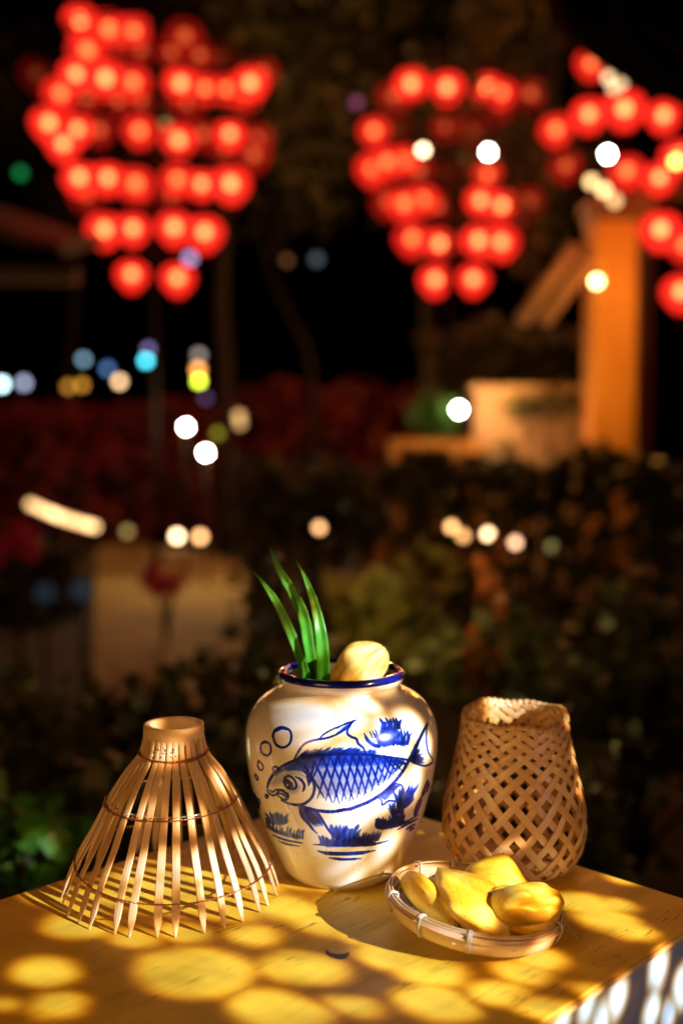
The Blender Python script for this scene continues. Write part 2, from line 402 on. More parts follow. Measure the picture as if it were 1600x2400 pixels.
def smooth_prof(prof, n):
    """Catmull-Rom resample of (r, z) points"""
    P = [prof[0]] + list(prof) + [prof[-1]]; out = []
    m = len(prof) - 1
    for i in range(n):
        t = i / (n - 1) * m; k = min(int(t), m - 1); f = t - k
        p = [np.array(P[k + j], float) for j in range(4)]
        out.append(tuple(.5 * ((2 * p[1]) + (-p[0] + p[2]) * f + (2 * p[0] - 5 * p[1] + 4 * p[2] - p[3]) * f * f + (-p[0] + 3 * p[1] - 3 * p[2] + p[3]) * f ** 3)))
    return out

# ------------------------------------------------------------------ ground
g = MB(); n_ = 60
for i in range(n_ + 1):
    for j in range(n_ + 1):
        x = (i / n_ - .5); y = (j / n_ - .5)
        X = x * abs(x) * 4 * 75; Y = y * abs(y) * 4 * 75 + 6
        g.v.append((X, Y, mnoise.noise(Vector((X * .3, Y * .3, 0))) * .02))
for i in range(n_):
    for j in range(n_):
        a = i * (n_ + 1) + j; g.f.append((a, a + n_ + 1, a + n_ + 2, a + 1))
def b_ground(n, l, b):
    w = nd(n, 'ShaderNodeTexNoise', Scale=3.0, Detail=8.0); l.new(coords(n, l), w.inputs['Vector'])
    l.new(ramp(n, l, w.outputs[0], [(.35, (.025, .02, .012)), (.6, (.06, .045, .025))]), b.inputs['Base Color'])
tag(g.build('ground', mat('soil', rough=.9, build=b_ground)), kind='structure')
def flat(name, pts, z, m):
    q = MB(); q.v = [(p.x, p.y, z) for p in pts]; q.f = [tuple(range(len(pts)))]
    return tag(q.build(name, m, smooth=False), kind='structure')
def gp(px, py, z=0.0): return on_plane(px, py, (0, 0, 1), (0, 0, z))
def b_path(n, l, b):
    w = nd(n, 'ShaderNodeTexNoise', Scale=1.2, Detail=8.0); l.new(coords(n, l), w.inputs['Vector'])
    l.new(ramp(n, l, w.outputs[0], [(.35, (.24, .18, .055)), (.65, (.40, .31, .10))]), b.inputs['Base Color'])
flat('path', [gp(215, 1600), gp(228, 1290), gp(300, 1275), gp(440, 1292), gp(560, 1330), gp(600, 1420), gp(560, 1620), gp(300, 1900)], .03, mat('sandy_path', rough=.8, build=b_path))

# ------------------------------------------------------------------ table
UX = Vector((-.7071, -.7071, 0)); UY = Vector((-.7071, .7071, 0))      # length, width
C0 = Vector((.3492, .9848, TZ))                                         # right corner
TL, TW = 1.02, .491
tb = thing('table', (C0.x, C0.y, 0), 'low table with worn yellow painted top and pale blue side, holding the jar and baskets', 'table', rz=R(225))
# local frame: +x along UX, +y along -UY (rotation by 225 deg)
q = MB(); nx, ny = 40, 20
def bevel_slab(q, x0, x1, y0, y1, z0, z1, bv=.0025):
    k = len(q.v)
    for z, i in ((z0, 0), (z1 - bv, 0), (z1, bv)):
        q.v += [(x0 + i, y0 + i, z), (x1 - i, y0 + i, z), (x1 - i, y1 - i, z), (x0 + i, y1 - i, z)]
    q.f.append((k + 3, k + 2, k + 1, k))
    for b in (0, 4):
        for j in range(4): q.f.append((k + b + j, k + b + (j + 1) % 4, k + b + 4 + (j + 1) % 4, k + b + 4 + j))
    q.f.append((k + 8, k + 9, k + 10, k + 11))
bevel_slab(q, 0, TL, -TW, 0, TZ - .007, TZ, .0012)
q.build('tabletop', M_TABLE, tb, smooth=False)
q = MB(); q.box((TL / 2, .0012, TZ - .0042), (TL - .004, .0018, .0044)); q.build('edge_strip', M_EDGE, tb, smooth=False)
q = MB(); q.box((TL / 2, -.008, TZ - .0072 - .24), (TL - .004, .014, .48)); q.build('side_panel', M_PANEL, tb, smooth=False)
q = MB(); q.box((.012, -TW / 2, TZ - .0072 - .08), (.014, TW - .05, .16)); q.build('apron', M_TABLE, tb, smooth=False)
for lx in (.03, TL - .03):
    for ly in (-.045, -TW + .03):
        q = MB(); q.box((0, 0, (TZ - .02) / 2), (.04, .04, TZ - .028)); o = q.build('leg', M_TABLE, tb, smooth=False); o.location = (lx, ly, 0)
# a dark chip in the paint, shaped like a hook
q = MB(); cpt = on_table(788, 2240)
pts = [(764, 2220), (763, 2232), (775, 2240), (792, 2244), (808, 2243), (818, 2236)]
wd = [3, 5, 5, 6, 6, 3]
top = [tb.matrix_world.inverted() @ on_table(a, b - w) for (a, b), w in zip(pts, wd)]
mw = Matrix.Rotation(R(225), 4, 'Z'); mw.translation = Vector((C0.x, C0.y, 0)); mi = mw.inverted()
top = [mi @ on_table(a, b - w) for (a, b), w in zip(pts, wd)]; bot = [mi @ on_table(a, b + w) for (a, b), w in zip(pts, wd)]
q.v = [(p.x, p.y, TZ + .0003) for p in top + bot]; q.f = [(i, i + 1, len(pts) + i + 1, len(pts) + i) for i in range(len(pts) - 1)]
q.build('paint_chip', M_CHIP, tb, smooth=False)

# ------------------------------------------------------------------ the jar
JD = 1.08
def jz(cy): return CH - JD * ray_tan(1250 + .3826 * cy)
def jr(hw, cy):
    dep = JD * math.cos(PITCH) + (CH - jz(cy)) * math.sin(PITCH)
    return hw * .3825 / FPX * dep
meas = [(2062, 318), (2030, 352), (1990, 375), (1900, 418), (1800, 466), (1700, 502), (1600, 531), (1500, 557), (1400, 574), (1300, 586), (1200, 585),
        (1130, 570), (1070, 540), (1015, 490), (975, 430), (950, 385), (932, 362), (912, 362)]
prof = [(jr(h, c), jz(c)) for c, h in meas]
z0 = prof[0][1]
prof = [(r, z - z0) for r, z in prof]
ztop = prof[-1][1]
jar = thing('jar', JAR, 'white glazed ceramic jar with cobalt rim and painted blue fish, middle of the table', 'jar')

# the painting: brush strokes gathered in photo space, then fixed to the jar's skin as pigment
OX, OY, SS = 560, 1620, 3.0
IW, IH = int(490 * SS), int(450 * SS)
INK = np.zeros((IH, IW), np.float32)
def put(x0, y0, x1, y1, arr):
    INK[y0:y1, x0:x1] = 1 - (1 - INK[y0:y1, x0:x1]) * (1 - arr)
def cat(pts, n=10):
    P = [np.array(p, float) for p in pts]
    if len(P) < 3: return [P[0] + (P[-1] - P[0]) * t for t in np.linspace(0, 1, n)]
    P = [2 * P[0] - P[1]] + P + [2 * P[-1] - P[-2]]; out = []
    for k in range(len(P) - 3):
        p = P[k:k + 4]
        for f in np.linspace(0, 1, n, endpoint=False):
            out.append(.5 * ((2 * p[1]) + (-p[0] + p[2]) * f + (2 * p[0] - 5 * p[1] + 4 * p[2] - p[3]) * f * f + (-p[0] + 3 * p[1] - 3 * p[2] + p[3]) * f ** 3))
    out.append(P[-2]); return out
FR = {'A': (570, 1640, .15944), 'B': (790, 1640, .15944), 'C': (570, 1840, .15944), 'D': (790, 1840, .15944), 'P': (0, 0, 1)}
def stroke(fr, pts, w=4.5, a=.85, taper=(.6, .6), closed=False, soft=.9):
    ox, oy, s = FR[fr]
    pp = cat([((ox + x * s - OX) * SS, (oy + y * s - OY) * SS) for x, y in (list(pts) + [pts[0]] if closed else pts)])
    n = len(pp)
    xs = [p[0] for p in pp]; ys = [p[1] for p in pp]; m = w * SS + 6
    x0, x1 = max(0, int(min(xs) - m)), min(IW, int(max(xs) + m)); y0, y1 = max(0, int(min(ys) - m)), min(IH, int(max(ys) + m))
    if x1 <= x0 or y1 <= y0: return
    gx, gy = np.meshgrid(np.arange(x0, x1), np.arange(y0, y1))
    acc = np.zeros(gx.shape, np.float32)
    for i in range(n - 1):
        t = i / max(n - 2, 1)
        tw = 1.0
        if not closed:
            tw = min(1, taper[0] + (1 - taper[0]) * t * 4) * min(1, taper[1] + (1 - taper[1]) * (1 - t) * 4)
        hw = w * 1.15 * SS / 2 * tw * (1 + .12 * math.sin(i * 1.7))
        a0, b0 = pp[i], pp[i + 1]; d = b0 - a0; L2 = max(d @ d, 1e-6)
        lx0, lx1 = max(x0, int(min(a0[0], b0[0]) - hw - 4)), min(x1, int(max(a0[0], b0[0]) + hw + 5))
        ly0, ly1 = max(y0, int(min(a0[1], b0[1]) - hw - 4)), min(y1, int(max(a0[1], b0[1]) + hw + 5))
        if lx1 <= lx0 or ly1 <= ly0: continue
        sx = gx[ly0 - y0:ly1 - y0, lx0 - x0:lx1 - x0]; sy = gy[ly0 - y0:ly1 - y0, lx0 - x0:lx1 - x0]
        tt = np.clip(((sx - a0[0]) * d[0] + (sy - a0[1]) * d[1]) / L2, 0, 1)
        ds = np.hypot(sx - a0[0] - tt * d[0], sy - a0[1] - tt * d[1])
        v = np.clip((hw - ds) / (soft * SS) + .5, 0, 1) * a
        sub = acc[ly0 - y0:ly1 - y0, lx0 - x0:lx1 - x0]; np.maximum(sub, v, out=sub)
    put(x0, y0, x1, y1, acc)
def fill(fr, pts, a=.5, soft=2.0, grad=None):
    """soft polygon wash"""
    ox, oy, s = FR[fr]
    pp = np.array([((ox + x * s - OX) * SS, (oy + y * s - OY) * SS) for x, y in pts])
    m = int(soft * SS * 2)
    x0, x1 = max(0, int(pp[:, 0].min() - m)), min(IW, int(pp[:, 0].max() + m)); y0, y1 = max(0, int(pp[:, 1].min() - m)), min(IH, int(pp[:, 1].max() + m))
    gx, gy = np.meshgrid(np.arange(x0, x1), np.arange(y0, y1))
    ins = np.zeros(gx.shape, bool); dm = np.full(gx.shape, 1e9, np.float32)
    for i in range(len(pp)):
        a0, b0 = pp[i], pp[(i + 1) % len(pp)]
        c = (a0[1] > gy) != (b0[1] > gy)
        xi = (b0[0] - a0[0]) * (gy - a0[1]) / (b0[1] - a0[1] + 1e-9) + a0[0]
        ins ^= c & (gx < xi)
        d = b0 - a0; tt = np.clip(((gx - a0[0]) * d[0] + (gy - a0[1]) * d[1]) / max(d @ d, 1e-6), 0, 1)
        dm = np.minimum(dm, np.hypot(gx - a0[0] - tt * d[0], gy - a0[1] - tt * d[1]))
    sd = np.where(ins, dm, -dm)
    v = np.clip(sd / (soft * SS) * .5 + .5, 0, 1) * a
    if grad:
        gy0, gy1, g0, g1 = grad; f = np.clip(((gy / SS + OY) - gy0) / (gy1 - gy0), 0, 1); v = v * (g0 + (g1 - g0) * f)
    put(x0, y0, x1, y1, v.astype(np.float32))
def tuft(fr, base, h, n, w=2.6, a=.7, lean=0.0, fan=.5):
    """grass blades that rise from a base polyline"""
    b = cat(base, 8)
    for i in range(n):
        t = (i + random.uniform(-.3, .3)) / max(n - 1, 1); t = min(max(t, 0), 1)
        p = b[int(t * (len(b) - 1))]; hh = h * random.uniform(.6, 1.1); dx = (t - .5) * 2 * fan * hh + lean * hh + random.uniform(-.12, .12) * hh
        stroke(fr, [tuple(p), (p[0] + dx * .35 - hh * .05, p[1] - hh * .55), (p[0] + dx, p[1] - hh)], w * random.uniform(.7, 1.2), a * random.uniform(.6, 1), (1, .15))
# bubbles
stroke('A', [(432, 540), (470, 445), (570, 405), (680, 455), (706, 560), (670, 660), (580, 705), (480, 660)], 4.6, .85, closed=True)
stroke('A', [(470, 470), (560, 420), (650, 440)], 6.0, .8)
stroke('A', [(255, 720), (265, 650), (320, 615), (385, 655), (405, 720), (395, 790), (345, 825), (275, 785)], 3.6, .85, closed=True)
stroke('A', [(262, 655), (310, 625), (350, 635)], 5.5, .8)
stroke('A', [(222, 895), (212, 970), (240, 1030), (280, 1035), (290, 980), (255, 930)], 3.2, .85, closed=True)
stroke('A', [(175, 1095), (170, 1130), (205, 1185), (218, 1160), (200, 1120)], 2.8, .85, closed=True)
stroke('A', [(330, 1400), (330, 1430), (350, 1450), (365, 1425), (350, 1400)], 3.4, .9, closed=True)
# head
stroke('A', [(355, 1290), (380, 1200), (450, 1090), (560, 990), (680, 925), (760, 890)], 5.5, .95)
stroke('A', [(440, 1060), (440, 1000), (480, 990), (510, 1020)], 4.5, .95)
fill('A', [(440, 1100), (600, 975), (760, 900), (930, 930), (900, 1060), (750, 1040), (600, 1050), (480, 1120)], .55, 3)
fill('A', [(380, 1240), (480, 1110), (650, 1040), (850, 1050), (960, 1160), (700, 1120), (560, 1250), (450, 1290)], .22, 7)
fill('A', [(600, 1330), (800, 1200), (860, 1300), (780, 1400), (680, 1400)], .16, 6)
stroke('A', [(352, 1290), (365, 1360), (420, 1405), (470, 1400), (530, 1340), (600, 1360), (640, 1420), (620, 1470), (560, 1450), (500, 1410)], 3.6, .92)
stroke('A', [(385, 1330), (430, 1360), (490, 1325), (580, 1335), (625, 1370)], 3.2, .9)
stroke('A', [(500, 1400), (540, 1380), (590, 1400), (620, 1440)], 3.2, .9)
stroke('A', [(645, 1370), (662, 1420), (640, 1470), (590, 1490), (560, 1475)], 3.8, .92)
stroke('A', [(560, 1480), (640, 1520), (740, 1545), (860, 1545), (960, 1490), (1020, 1410), (1045, 1300), (1020, 1190), (950, 1110), (880, 1050)], 5.5, .85)
# eye
stroke('A', [(610, 1150), (600, 1220), (640, 1290), (720, 1320), (775, 1290), (770, 1220), (720, 1150), (660, 1125)], 4.2, .95, closed=True)
fill('A', [(615, 1165), (660, 1170), (725, 1230), (735, 1300), (680, 1300), (620, 1250)], .97, 1)
INK_EYE = (640, 1255)
stroke('A', [(765, 1135), (840, 1175), (890, 1240), (895, 1300), (875, 1350)], 4.8, .85)
# back, dorsal fin
stroke('A', [(740, 900), (790, 800), (880, 670), (980, 615), (1110, 585), (1250, 560), (1420, 490), (1568, 400)], 4.2, .85)
stroke('B', [(0, 500), (80, 450), (160, 400), (225, 325), (285, 300)], 4.2, .85, (1, .2))
stroke('A', [(1110, 580), (1200, 500), (1350, 420), (1568, 340)], 3.2, .8)
stroke('B', [(0, 420), (120, 355), (240, 315)], 3.2, .8, (1, .3))
fill('B', [(0, 500), (90, 400), (225, 325), (170, 400), (90, 460)], .6, 1.5)
stroke('B', [(225, 330), (160, 430), (150, 500), (210, 550), (280, 580), (310, 650), (380, 710), (420, 790)], 5.0, .85)
for i in range(34):
    t = i / 33; x = 820 + t * 1080; y = 850 - 60 * t + (60 * max(0, t - .6) * 1.5)
    hh = random.uniform(110, 190) * (1 - .45 * t)
    stroke('A', [(x, y), (x + hh * .55, y - hh * .55), (x + hh * 1.1, y - hh * .95)], random.uniform(2, 3.4), random.uniform(.5, .85), (1, .1))
fill('A', [(760, 880), (860, 790), (1100, 790), (1500, 740), (1760, 760), (1760, 830), (1300, 830), (800, 900)], .6, 3)
stroke('A', [(740, 900), (850, 860), (1000, 830), (1250, 810), (1568, 810), (1800, 810), (2050, 840), (2300, 870), (2430, 890)], 6, .9)
# blue wash under the back
fill('A', [(760, 880), (1000, 830), (1568, 815), (2000, 830), (2350, 880), (2330, 960), (2000, 960), (1568, 960), (1100, 1000), (930, 1050), (820, 1000)], .85, 5, (1765, 1812, 1.0, .38))
fill('A', [(930, 1000), (1568, 900), (2200, 930), (2250, 1100), (1900, 1330), (1500, 1420), (1150, 1430), (1050, 1200)], .27, 8)
# belly
stroke('A', [(830, 1555), (950, 1600), (1100, 1635), (1300, 1650), (1568, 1612)], 6.2, .85)
stroke('B', [(188, 1612), (300, 1570), (450, 1510), (590, 1430), (700, 1350), (830, 1225), (960, 1060), (1050, 900), (1160, 670), (1270, 440), (1325, 345)], 6.2, .85, (1, .4))
stroke('B', [(0, 1640), (100, 1622), (188, 1612)], 6.2, .85, (1, 1))
# tail
fill('B', [(1325, 345), (1250, 470), (1180, 640), (1090, 850), (1140, 840), (1200, 660), (1300, 440)], .8, 1.2)
stroke('B', [(1325, 350), (1310, 500), (1312, 640), (1340, 780), (1410, 890)], 3.4, .85)
stroke('B', [(1060, 900), (1150, 940), (1300, 975), (1410, 915)], 4.2, .85)
for i in range(26):
    a_ = -1.15 + i / 25 * 1.4; ll = random.uniform(160, 260) * (1.0 - .2 * abs(i - 6) / 20)
    stroke('B', [(1075, 900), (1075 + ll * math.cos(a_) * .5, 900 + ll * math.sin(a_) * .55), (1075 + ll * math.cos(a_), 900 + ll * math.sin(a_) * .98)], random.uniform(2, 3.2), random.uniform(.5, .8), (1, .15))
# scales
def topy(x): return np.interp(x, [713, 750, 800, 880, 950], [1800, 1774, 1770, 1775, 1786])
def boty(x): return np.interp(x, [715, 745, 800, 840, 880, 915, 955], [1830, 1874, 1882, 1868, 1850, 1822, 1790])
uu = [0, .085, .165, .24, .315, .39, .46, .53, .60, .665, .73, .79, .84, .885, .925, .96]
for u_ in uu:
    xt = 716 + 238 * u_
    for sg in (1, -1):
        sh = (44 if sg > 0 else 34) * (1.0 - .55 * u_)
        xb = xt + sg * sh
        if xb < 722: xb = 722
        yb = boty(xb) + random.uniform(-5, 3); yt = topy(xt)
        if xb > 950: xb = 950; yb = 1792
        xm = (xt + xb) / 2 - 3; ym = (yt + yb) / 2
        stroke('P', [(xt, yt), (xm + 4, ym), (xb, yb)], random.uniform(3.6, 4.8) * (1 - .3 * u_), .9, (1, .35))
# side fins
stroke('B', [(800, 1240), (880, 1240), (950, 1270), (955, 1340), (930, 1430), (850, 1490), (760, 1490), (665, 1550), (650, 1480), (600, 1440)], 3.6, .85)
fill('B', [(780, 1250), (900, 1250), (860, 1310), (720, 1370), (700, 1340)], .35, 3)
for i in range(12):
    t = i / 11; x, y = 620 + 200 * t, 1420 - 170 * t
    stroke('B', [(x, y), (x + 55, y + 25 + 10 * (1 - t)), (x + 105, y + 55 * (1 - t) + 15)], 2.4, .75, (1, .2))
fill('A', [(860, 1580), (1060, 1640), (1130, 1740), (1180, 1830), (1080, 1780), (960, 1700), (900, 1640)], .62, 3)
stroke('A', [(1060, 1640), (1130, 1720), (1190, 1820), (1260, 1930), (1330, 2010), (1400, 2050)], 4.4, .85, (1, .6))
for i in range(16):
    t = i / 15
    x1, y1 = 960 + 220 * t, 1890 - 30 * t
    if i < 6: x1, y1 = 900 + 40 * i, 1800 + 42 * i
    stroke('A', [(815 + 170 * t, 1570 + 40 * t), (840 + 190 * t, 1700), (x1, y1)], random.uniform(2, 3), random.uniform(.55, .85), (1, .2))
stroke('C', [(880, 400), (930, 520), (1000, 640), (1090, 712)], 3.2, .8, (1, .3))
# rocks and weeds
def rock(fr, base, h, n, blob, a=.75, w=3.0, lean=0, fan=.5):
    for bl in blob: fill(fr, bl, a * .8, 3)
    tuft(fr, base, h, n, w, a, lean, fan)
rock('C', [(400, 560), (520, 590), (660, 560)], 190, 20, [[(400, 440), (480, 400), (600, 460), (670, 530), (600, 590), (480, 560)]], .5, 2.6, -.15)
rock('C', [(350, 620), (500, 700), (700, 750), (870, 790)], 150, 15, [[(330, 610), (480, 660), (700, 710), (860, 770), (800, 800), (620, 760), (470, 710)]], .68, 4.0, .05, .25)
stroke('C', [(350, 480), (370, 560), (400, 630)], 2.6, .8, (.3, 1))
stroke('C', [(430, 735), (550, 790), (700, 830), (880, 860)], 4.2, .8, (.5, .3)); stroke('C', [(515, 825), (650, 875), (830, 905)], 3.6, .75, (.5, .3))
stroke('C', [(160, 130), (200, 260), (240, 350)], 6, .8); stroke('C', [(220, 200), (245, 290)], 6, .7)
rock('D', [(-230, 860), (-60, 880), (100, 890), (330, 870), (520, 850)], 120, 16, [[(-250, 850), (-80, 800), (100, 810), (330, 760), (430, 810), (560, 845), (500, 890), (100, 905), (-150, 915)]], .95, 5.0, .15, .6)
rock('D', [(-60, 780), (100, 800), (320, 770)], 200, 12, [[(-60, 760), (-50, 640), (60, 640), (100, 600), (200, 650), (330, 720), (330, 800), (-20, 800)]], .58, 5.5, .1, .3)
for i in range(8):
    x = 340 + i * 36; stroke('D', [(x, 830 - i * 2), (x + 30, 780 - i * 4), (x + 52, 700 - i * 3 + random.uniform(-20, 30))], 4, .7, (1, .2))
stroke('D', [(-350, 878), (-150, 885), (100, 895), (500, 880), (760, 820)], 5, .9, (.3, .2))
stroke('D', [(-280, 975), (-150, 1005), (100, 1015), (350, 1000), (560, 965)], 7.5, .88, (.4, .3)); stroke('D', [(-120, 1075), (50, 1095), (200, 1095), (360, 1083)], 5.0, .85, (.4, .3))
rock('D', [(590, 600), (700, 620), (850, 590), (980, 540)], 150, 20, [[(575, 560), (640, 600), (800, 560), (990, 500), (960, 560), (800, 620), (640, 640)]], .85, 5.0, .05, .2)
stroke('D', [(605, 485), (575, 560), (590, 620), (700, 635), (900, 590), (1040, 530), (1200, 440)], 6, .88, (.4, .3))
rock('D', [(820, 480), (900, 400), (960, 430)], 200, 14, [[(800, 340), (900, 380), (980, 360), (980, 480), (820, 500)]], .6, 4.0)
rock('D', [(900, 340), (1000, 330), (1110, 230)], 290, 26, [[(960, 200), (1010, 80), (1110, 90), (1130, 220), (1020, 330), (920, 360), (900, 280)]], .72, 3.8, .1, .35)
stroke('D', [(845, 250), (815, 340), (800, 420), (830, 460)], 4, .8)
stroke('D', [(1140, 450), (1180, 330), (1230, 200)], 9, .75); stroke('D', [(1250, 170), (1290, 60), (1330, -60)], 7, .75); stroke('D', [(1300, 100), (1340, -20)], 9, .7)
for a_, b_ in (((890, 660), (1180, 500)), ((1010, 660), (1150, 580)), ((1060, 680), (1130, 635))): stroke('D', [a_, ((a_[0] + b_[0]) / 2, (a_[1] + b_[1]) / 2 - 5), b_], 4.5, .85, (.4, .6))
rock('B', [(600, 640), (800, 670), (1030, 640)], 200, 12, [[(600, 560), (640, 450), (760, 400), (880, 440), (1000, 580), (1030, 640), (980, 690), (850, 650), (700, 700), (600, 680)]], .62, 4.0, .1, .5)
fill('B', [(600, 610), (800, 590), (1000, 620), (980, 680), (850, 650), (680, 700)], .75, 3)
fill('B', [(640, 430), (760, 390), (870, 400), (880, 470), (640, 470)], .5, 4)
for x, dx, y1 in ((650, -30, 270), (690, -20, 340), (740, -40, 255), (780, -10, 270), (830, -20, 260), (870, -15, 260), (900, 45, 290)):
    stroke('B', [(x + 10, 420), (x + 15, 350), (x + dx, y1)], 5.5, .75, (1, .15))
for x, dx, y1 in ((930, 0, 400), (970, 10, 430), (1010, 10, 440), (1035, 5, 480)):
    stroke('B', [(x, 660), (x + 25, 560), (x + dx, y1)], 4, .6, (1, .2))
stroke('B', [(395, 500), (450, 600), (540, 670), (620, 690)], 7, .8, (.3, 1)); stroke('B', [(470, 460), (520, 560)], 3, .6, (.2, 1)); stroke('B', [(510, 450), (560, 560)], 3, .6, (.2, 1))
# pigment pools unevenly in the strokes
yy, xx = np.mgrid[0:IH, 0:IW]
low = np.kron(rng.rand(IH // 30 + 2, IW // 30 + 2), np.ones((30, 30)))[:IH, :IW]
def blur(a, k):
    c = np.cumsum(np.pad(a, ((k, k), (0, 0)), 'edge'), 0); a = (c[2 * k:] - c[:-2 * k]) / (2 * k)
    c = np.cumsum(np.pad(a, ((0, 0), (k, k)), 'edge'), 1); return (c[:, 2 * k:] - c[:, :-2 * k]) / (2 * k)
low = blur(blur(low, 14), 14); low = (low - low.mean()) / low.std()
fine = blur(rng.rand(IH, IW), 2); fine = (fine - fine.mean()) / fine.std()
INK = np.clip(INK * (1 + .10 * low + .06 * fine), 0, 1)
# glint left unpainted in the eye
ex, ey = (570 + 648 * .15944 - OX) * SS, (1640 + 1255 * .15944 - OY) * SS
INK *= np.clip(np.hypot((xx - ex) / 1.0, (yy - ey) / 1.8) / 5 - .6, 0, 1)

ang = np.concatenate([np.linspace(R(-90 - 103), R(-90 + 103), 560), np.linspace(R(13), R(167), 50)[1:-1]])
sp_ = smooth_prof(prof, 400)
zz_ = np.array([p[1] for p in sp_]); rr_ = np.array([p[0] for p in sp_])
m_, n2 = len(zz_), len(ang)
VX = rr_[:, None] * np.cos(ang)[None]; VY = rr_[:, None] * np.sin(ang)[None]; VZ = np.repeat(zz_[:, None], n2, 1)
wx = VX + JAR.x; wy = VY + JAR.y; wz = VZ + JAR.z - CAMZ
dep = wy * math.cos(PITCH) - wz * math.sin(PITCH); upc = wy * math.sin(PITCH) + wz * math.cos(PITCH)
ppx = 800 + FPX * wx / dep; ppy = 1200 - FPX * upc / dep
ix = (ppx - OX) * SS; iy = (ppy - OY) * SS
ok = (ix > 1) & (ix < IW - 2) & (iy > 1) & (iy < IH - 2) & (VY < .02)
ixc = np.clip(ix, 0, IW - 2); iyc = np.clip(iy, 0, IH - 2); i0 = ixc.astype(int); j0 = iyc.astype(int); fx = ixc - i0; fy = iyc - j0
ink = (INK[j0, i0] * (1 - fx) * (1 - fy) + INK[j0, i0 + 1] * fx * (1 - fy) + INK[j0 + 1, i0] * (1 - fx) * fy + INK[j0 + 1, i0 + 1] * fx * fy) * ok
verts = np.stack([VX, VY, VZ], -1).reshape(-1, 3)
ii, jj = np.meshgrid(np.arange(m_ - 1), np.arange(n2), indexing='ij'); j2 = (jj + 1) % n2
faces = np.stack([ii * n2 + jj, ii * n2 + j2, (ii + 1) * n2 + j2, (ii + 1) * n2 + jj], -1).reshape(-1, 4)
me = bpy.data.meshes.new('body'); me.vertices.add(len(verts)); me.vertices.foreach_set('co', verts.ravel().astype(np.float32))
me.loops.add(faces.size); me.loops.foreach_set('vertex_index', faces.ravel().astype(np.int32))
me.polygons.add(len(faces)); me.polygons.foreach_set('loop_start', np.arange(0, faces.size, 4, dtype=np.int32))
me.update(calc_edges=True); me.polygons.foreach_set('use_smooth', np.ones(len(faces), bool))
at_ = me.attributes.new('ink', 'FLOAT', 'POINT'); at_.data.foreach_set('value', ink.ravel().astype(np.float32))
me.materials.append(M_GLAZE); inst('body', me, jar)
rt, zt = prof[-1]
# thrown lip: white below, cobalt band above, then the inside of the jar
q = MB(); lo_ = jz(895) - z0
lipc = [(rt - .0005, zt - .001), (rt + .0018, zt + .001), (rt + .0030, zt + .004), (rt + .0030, zt + .0065)]
q.lathe(lipc, 96); q.build('lip', M_GLAZE, jar)
b0r, b0z = rt + .0030, zt + .0065
band = [(b0r, b0z), (b0r + .0006, b0z + .002), (b0r, b0z + .0045), (b0r - .0022, b0z + .0065), (b0r - .0055, b0z + .0068), (b0r - .0078, b0z + .005), (b0r - .0085, b0z + .002)]
q = MB(); q.lathe(band, 96); q.build('rim', M_RIM, jar)
RIMZ = b0z + .0068; RIMR = b0r
inn = [(b0r - .0085, b0z + .002), (b0r - .0088, zt - .004)] + [(max(r - .006, .02), z) for r, z in reversed(prof[:-3])] + [(.0, prof[0][1] + .006)]
inn = [p for p in inn]
q = MB(); q.lathe(inn, 72); q.build('inside', M_GLAZE, jar)
q = MB(); q.lathe([(0.0005, .0006), (prof[0][0] - .004, .0006), (prof[0][0] - .001, .0006), (prof[0][0], prof[0][1])], 72); q.build('foot', M_GLAZE, jar)

# ------------------------------------------------------------------ fruit
def bulb(name, Ln, Wd, Th, label, parent=None, mtl=M_FRUIT, tip=(.5, .5), ridges=5, rd=.06, bend=0.0, seed=0, seam=None, cut=0.0, group=None):
    nt_, na = 46, 60; q = MB(); r_ = random.Random(seed)
    ph = [r_.uniform(0, 6.28) for _ in range(ridges)]; am = [r_.uniform(.4, 1) for _ in range(ridges)]
    for i in range(nt_ + 1):
        t = i / nt_; z = (t - .5) * Ln
        e = (max(0, 1 - abs(2 * t - 1) ** 2.2)) ** .55
        if t < .5: e *= (1 - tip[0] * (1 - 2 * t) ** 1.3)
        else: e *= (1 - tip[1] * (2 * t - 1) ** 1.3)
        for j in range(na):
            a = 2 * math.pi * j / na
            cx_, sx_ = math.cos(a), math.sin(a)
            f = 1.0
            for k in range(ridges):
                dd = (a - ph[k] - .5 * math.sin(t * 2.2 + k) + math.pi) % (2 * math.pi) - math.pi
                f -= rd * am[k] * math.exp(-(dd / .11) ** 2) * math.sin(math.pi * min(1, max(0, t * 1.15 - .05)))
                f += rd * .5 * am[k] * math.exp(-((abs(dd) - .3) / .18) ** 2)
            nn = mnoise.noise(Vector((cx_ * 1.2 + seed, sx_ * 1.2, t * 2.4))) * .24 + mnoise.noise(Vector((cx_ * 3 + seed, sx_ * 3, t * 5))) * .07 + .05 * math.cos(3 * a + seed)
            bx = (abs(math.cos(a + .35)) ** 3.2 + abs(math.sin(a + .35)) ** 3.2) ** (-1 / 3.2)
            rr = e * (f + nn) * (1 + .75 * (bx - 1))
            q.v.append((cx_ * Wd / 2 * rr + bend * (2 * t - 1) ** 2, sx_ * Th / 2 * rr + .1 * Th * math.sin(3 * t), z))
    for i in range(nt_):
        for j in range(na): q.f.append((i * na + j, i * na + (j + 1) % na, (i + 1) * na + (j + 1) % na, (i + 1) * na + j))
    q.f.append(tuple(reversed(range(na)))); q.f.append(tuple(nt_ * na + j for j in range(na)))
    o = q.build(name, mtl, parent); tag(o, label, 'fruit', group)
    return o
def place(o, loc, axis, roll=0):
    """put an object's +z along axis"""
    qn = Vector(axis).normalized().to_track_quat('Z', 'Y') @ Matrix.Rotation(roll, 4, 'Z').to_quaternion()
    o.rotation_mode = 'QUATERNION'; o.rotation_quaternion = qn; o.location = loc
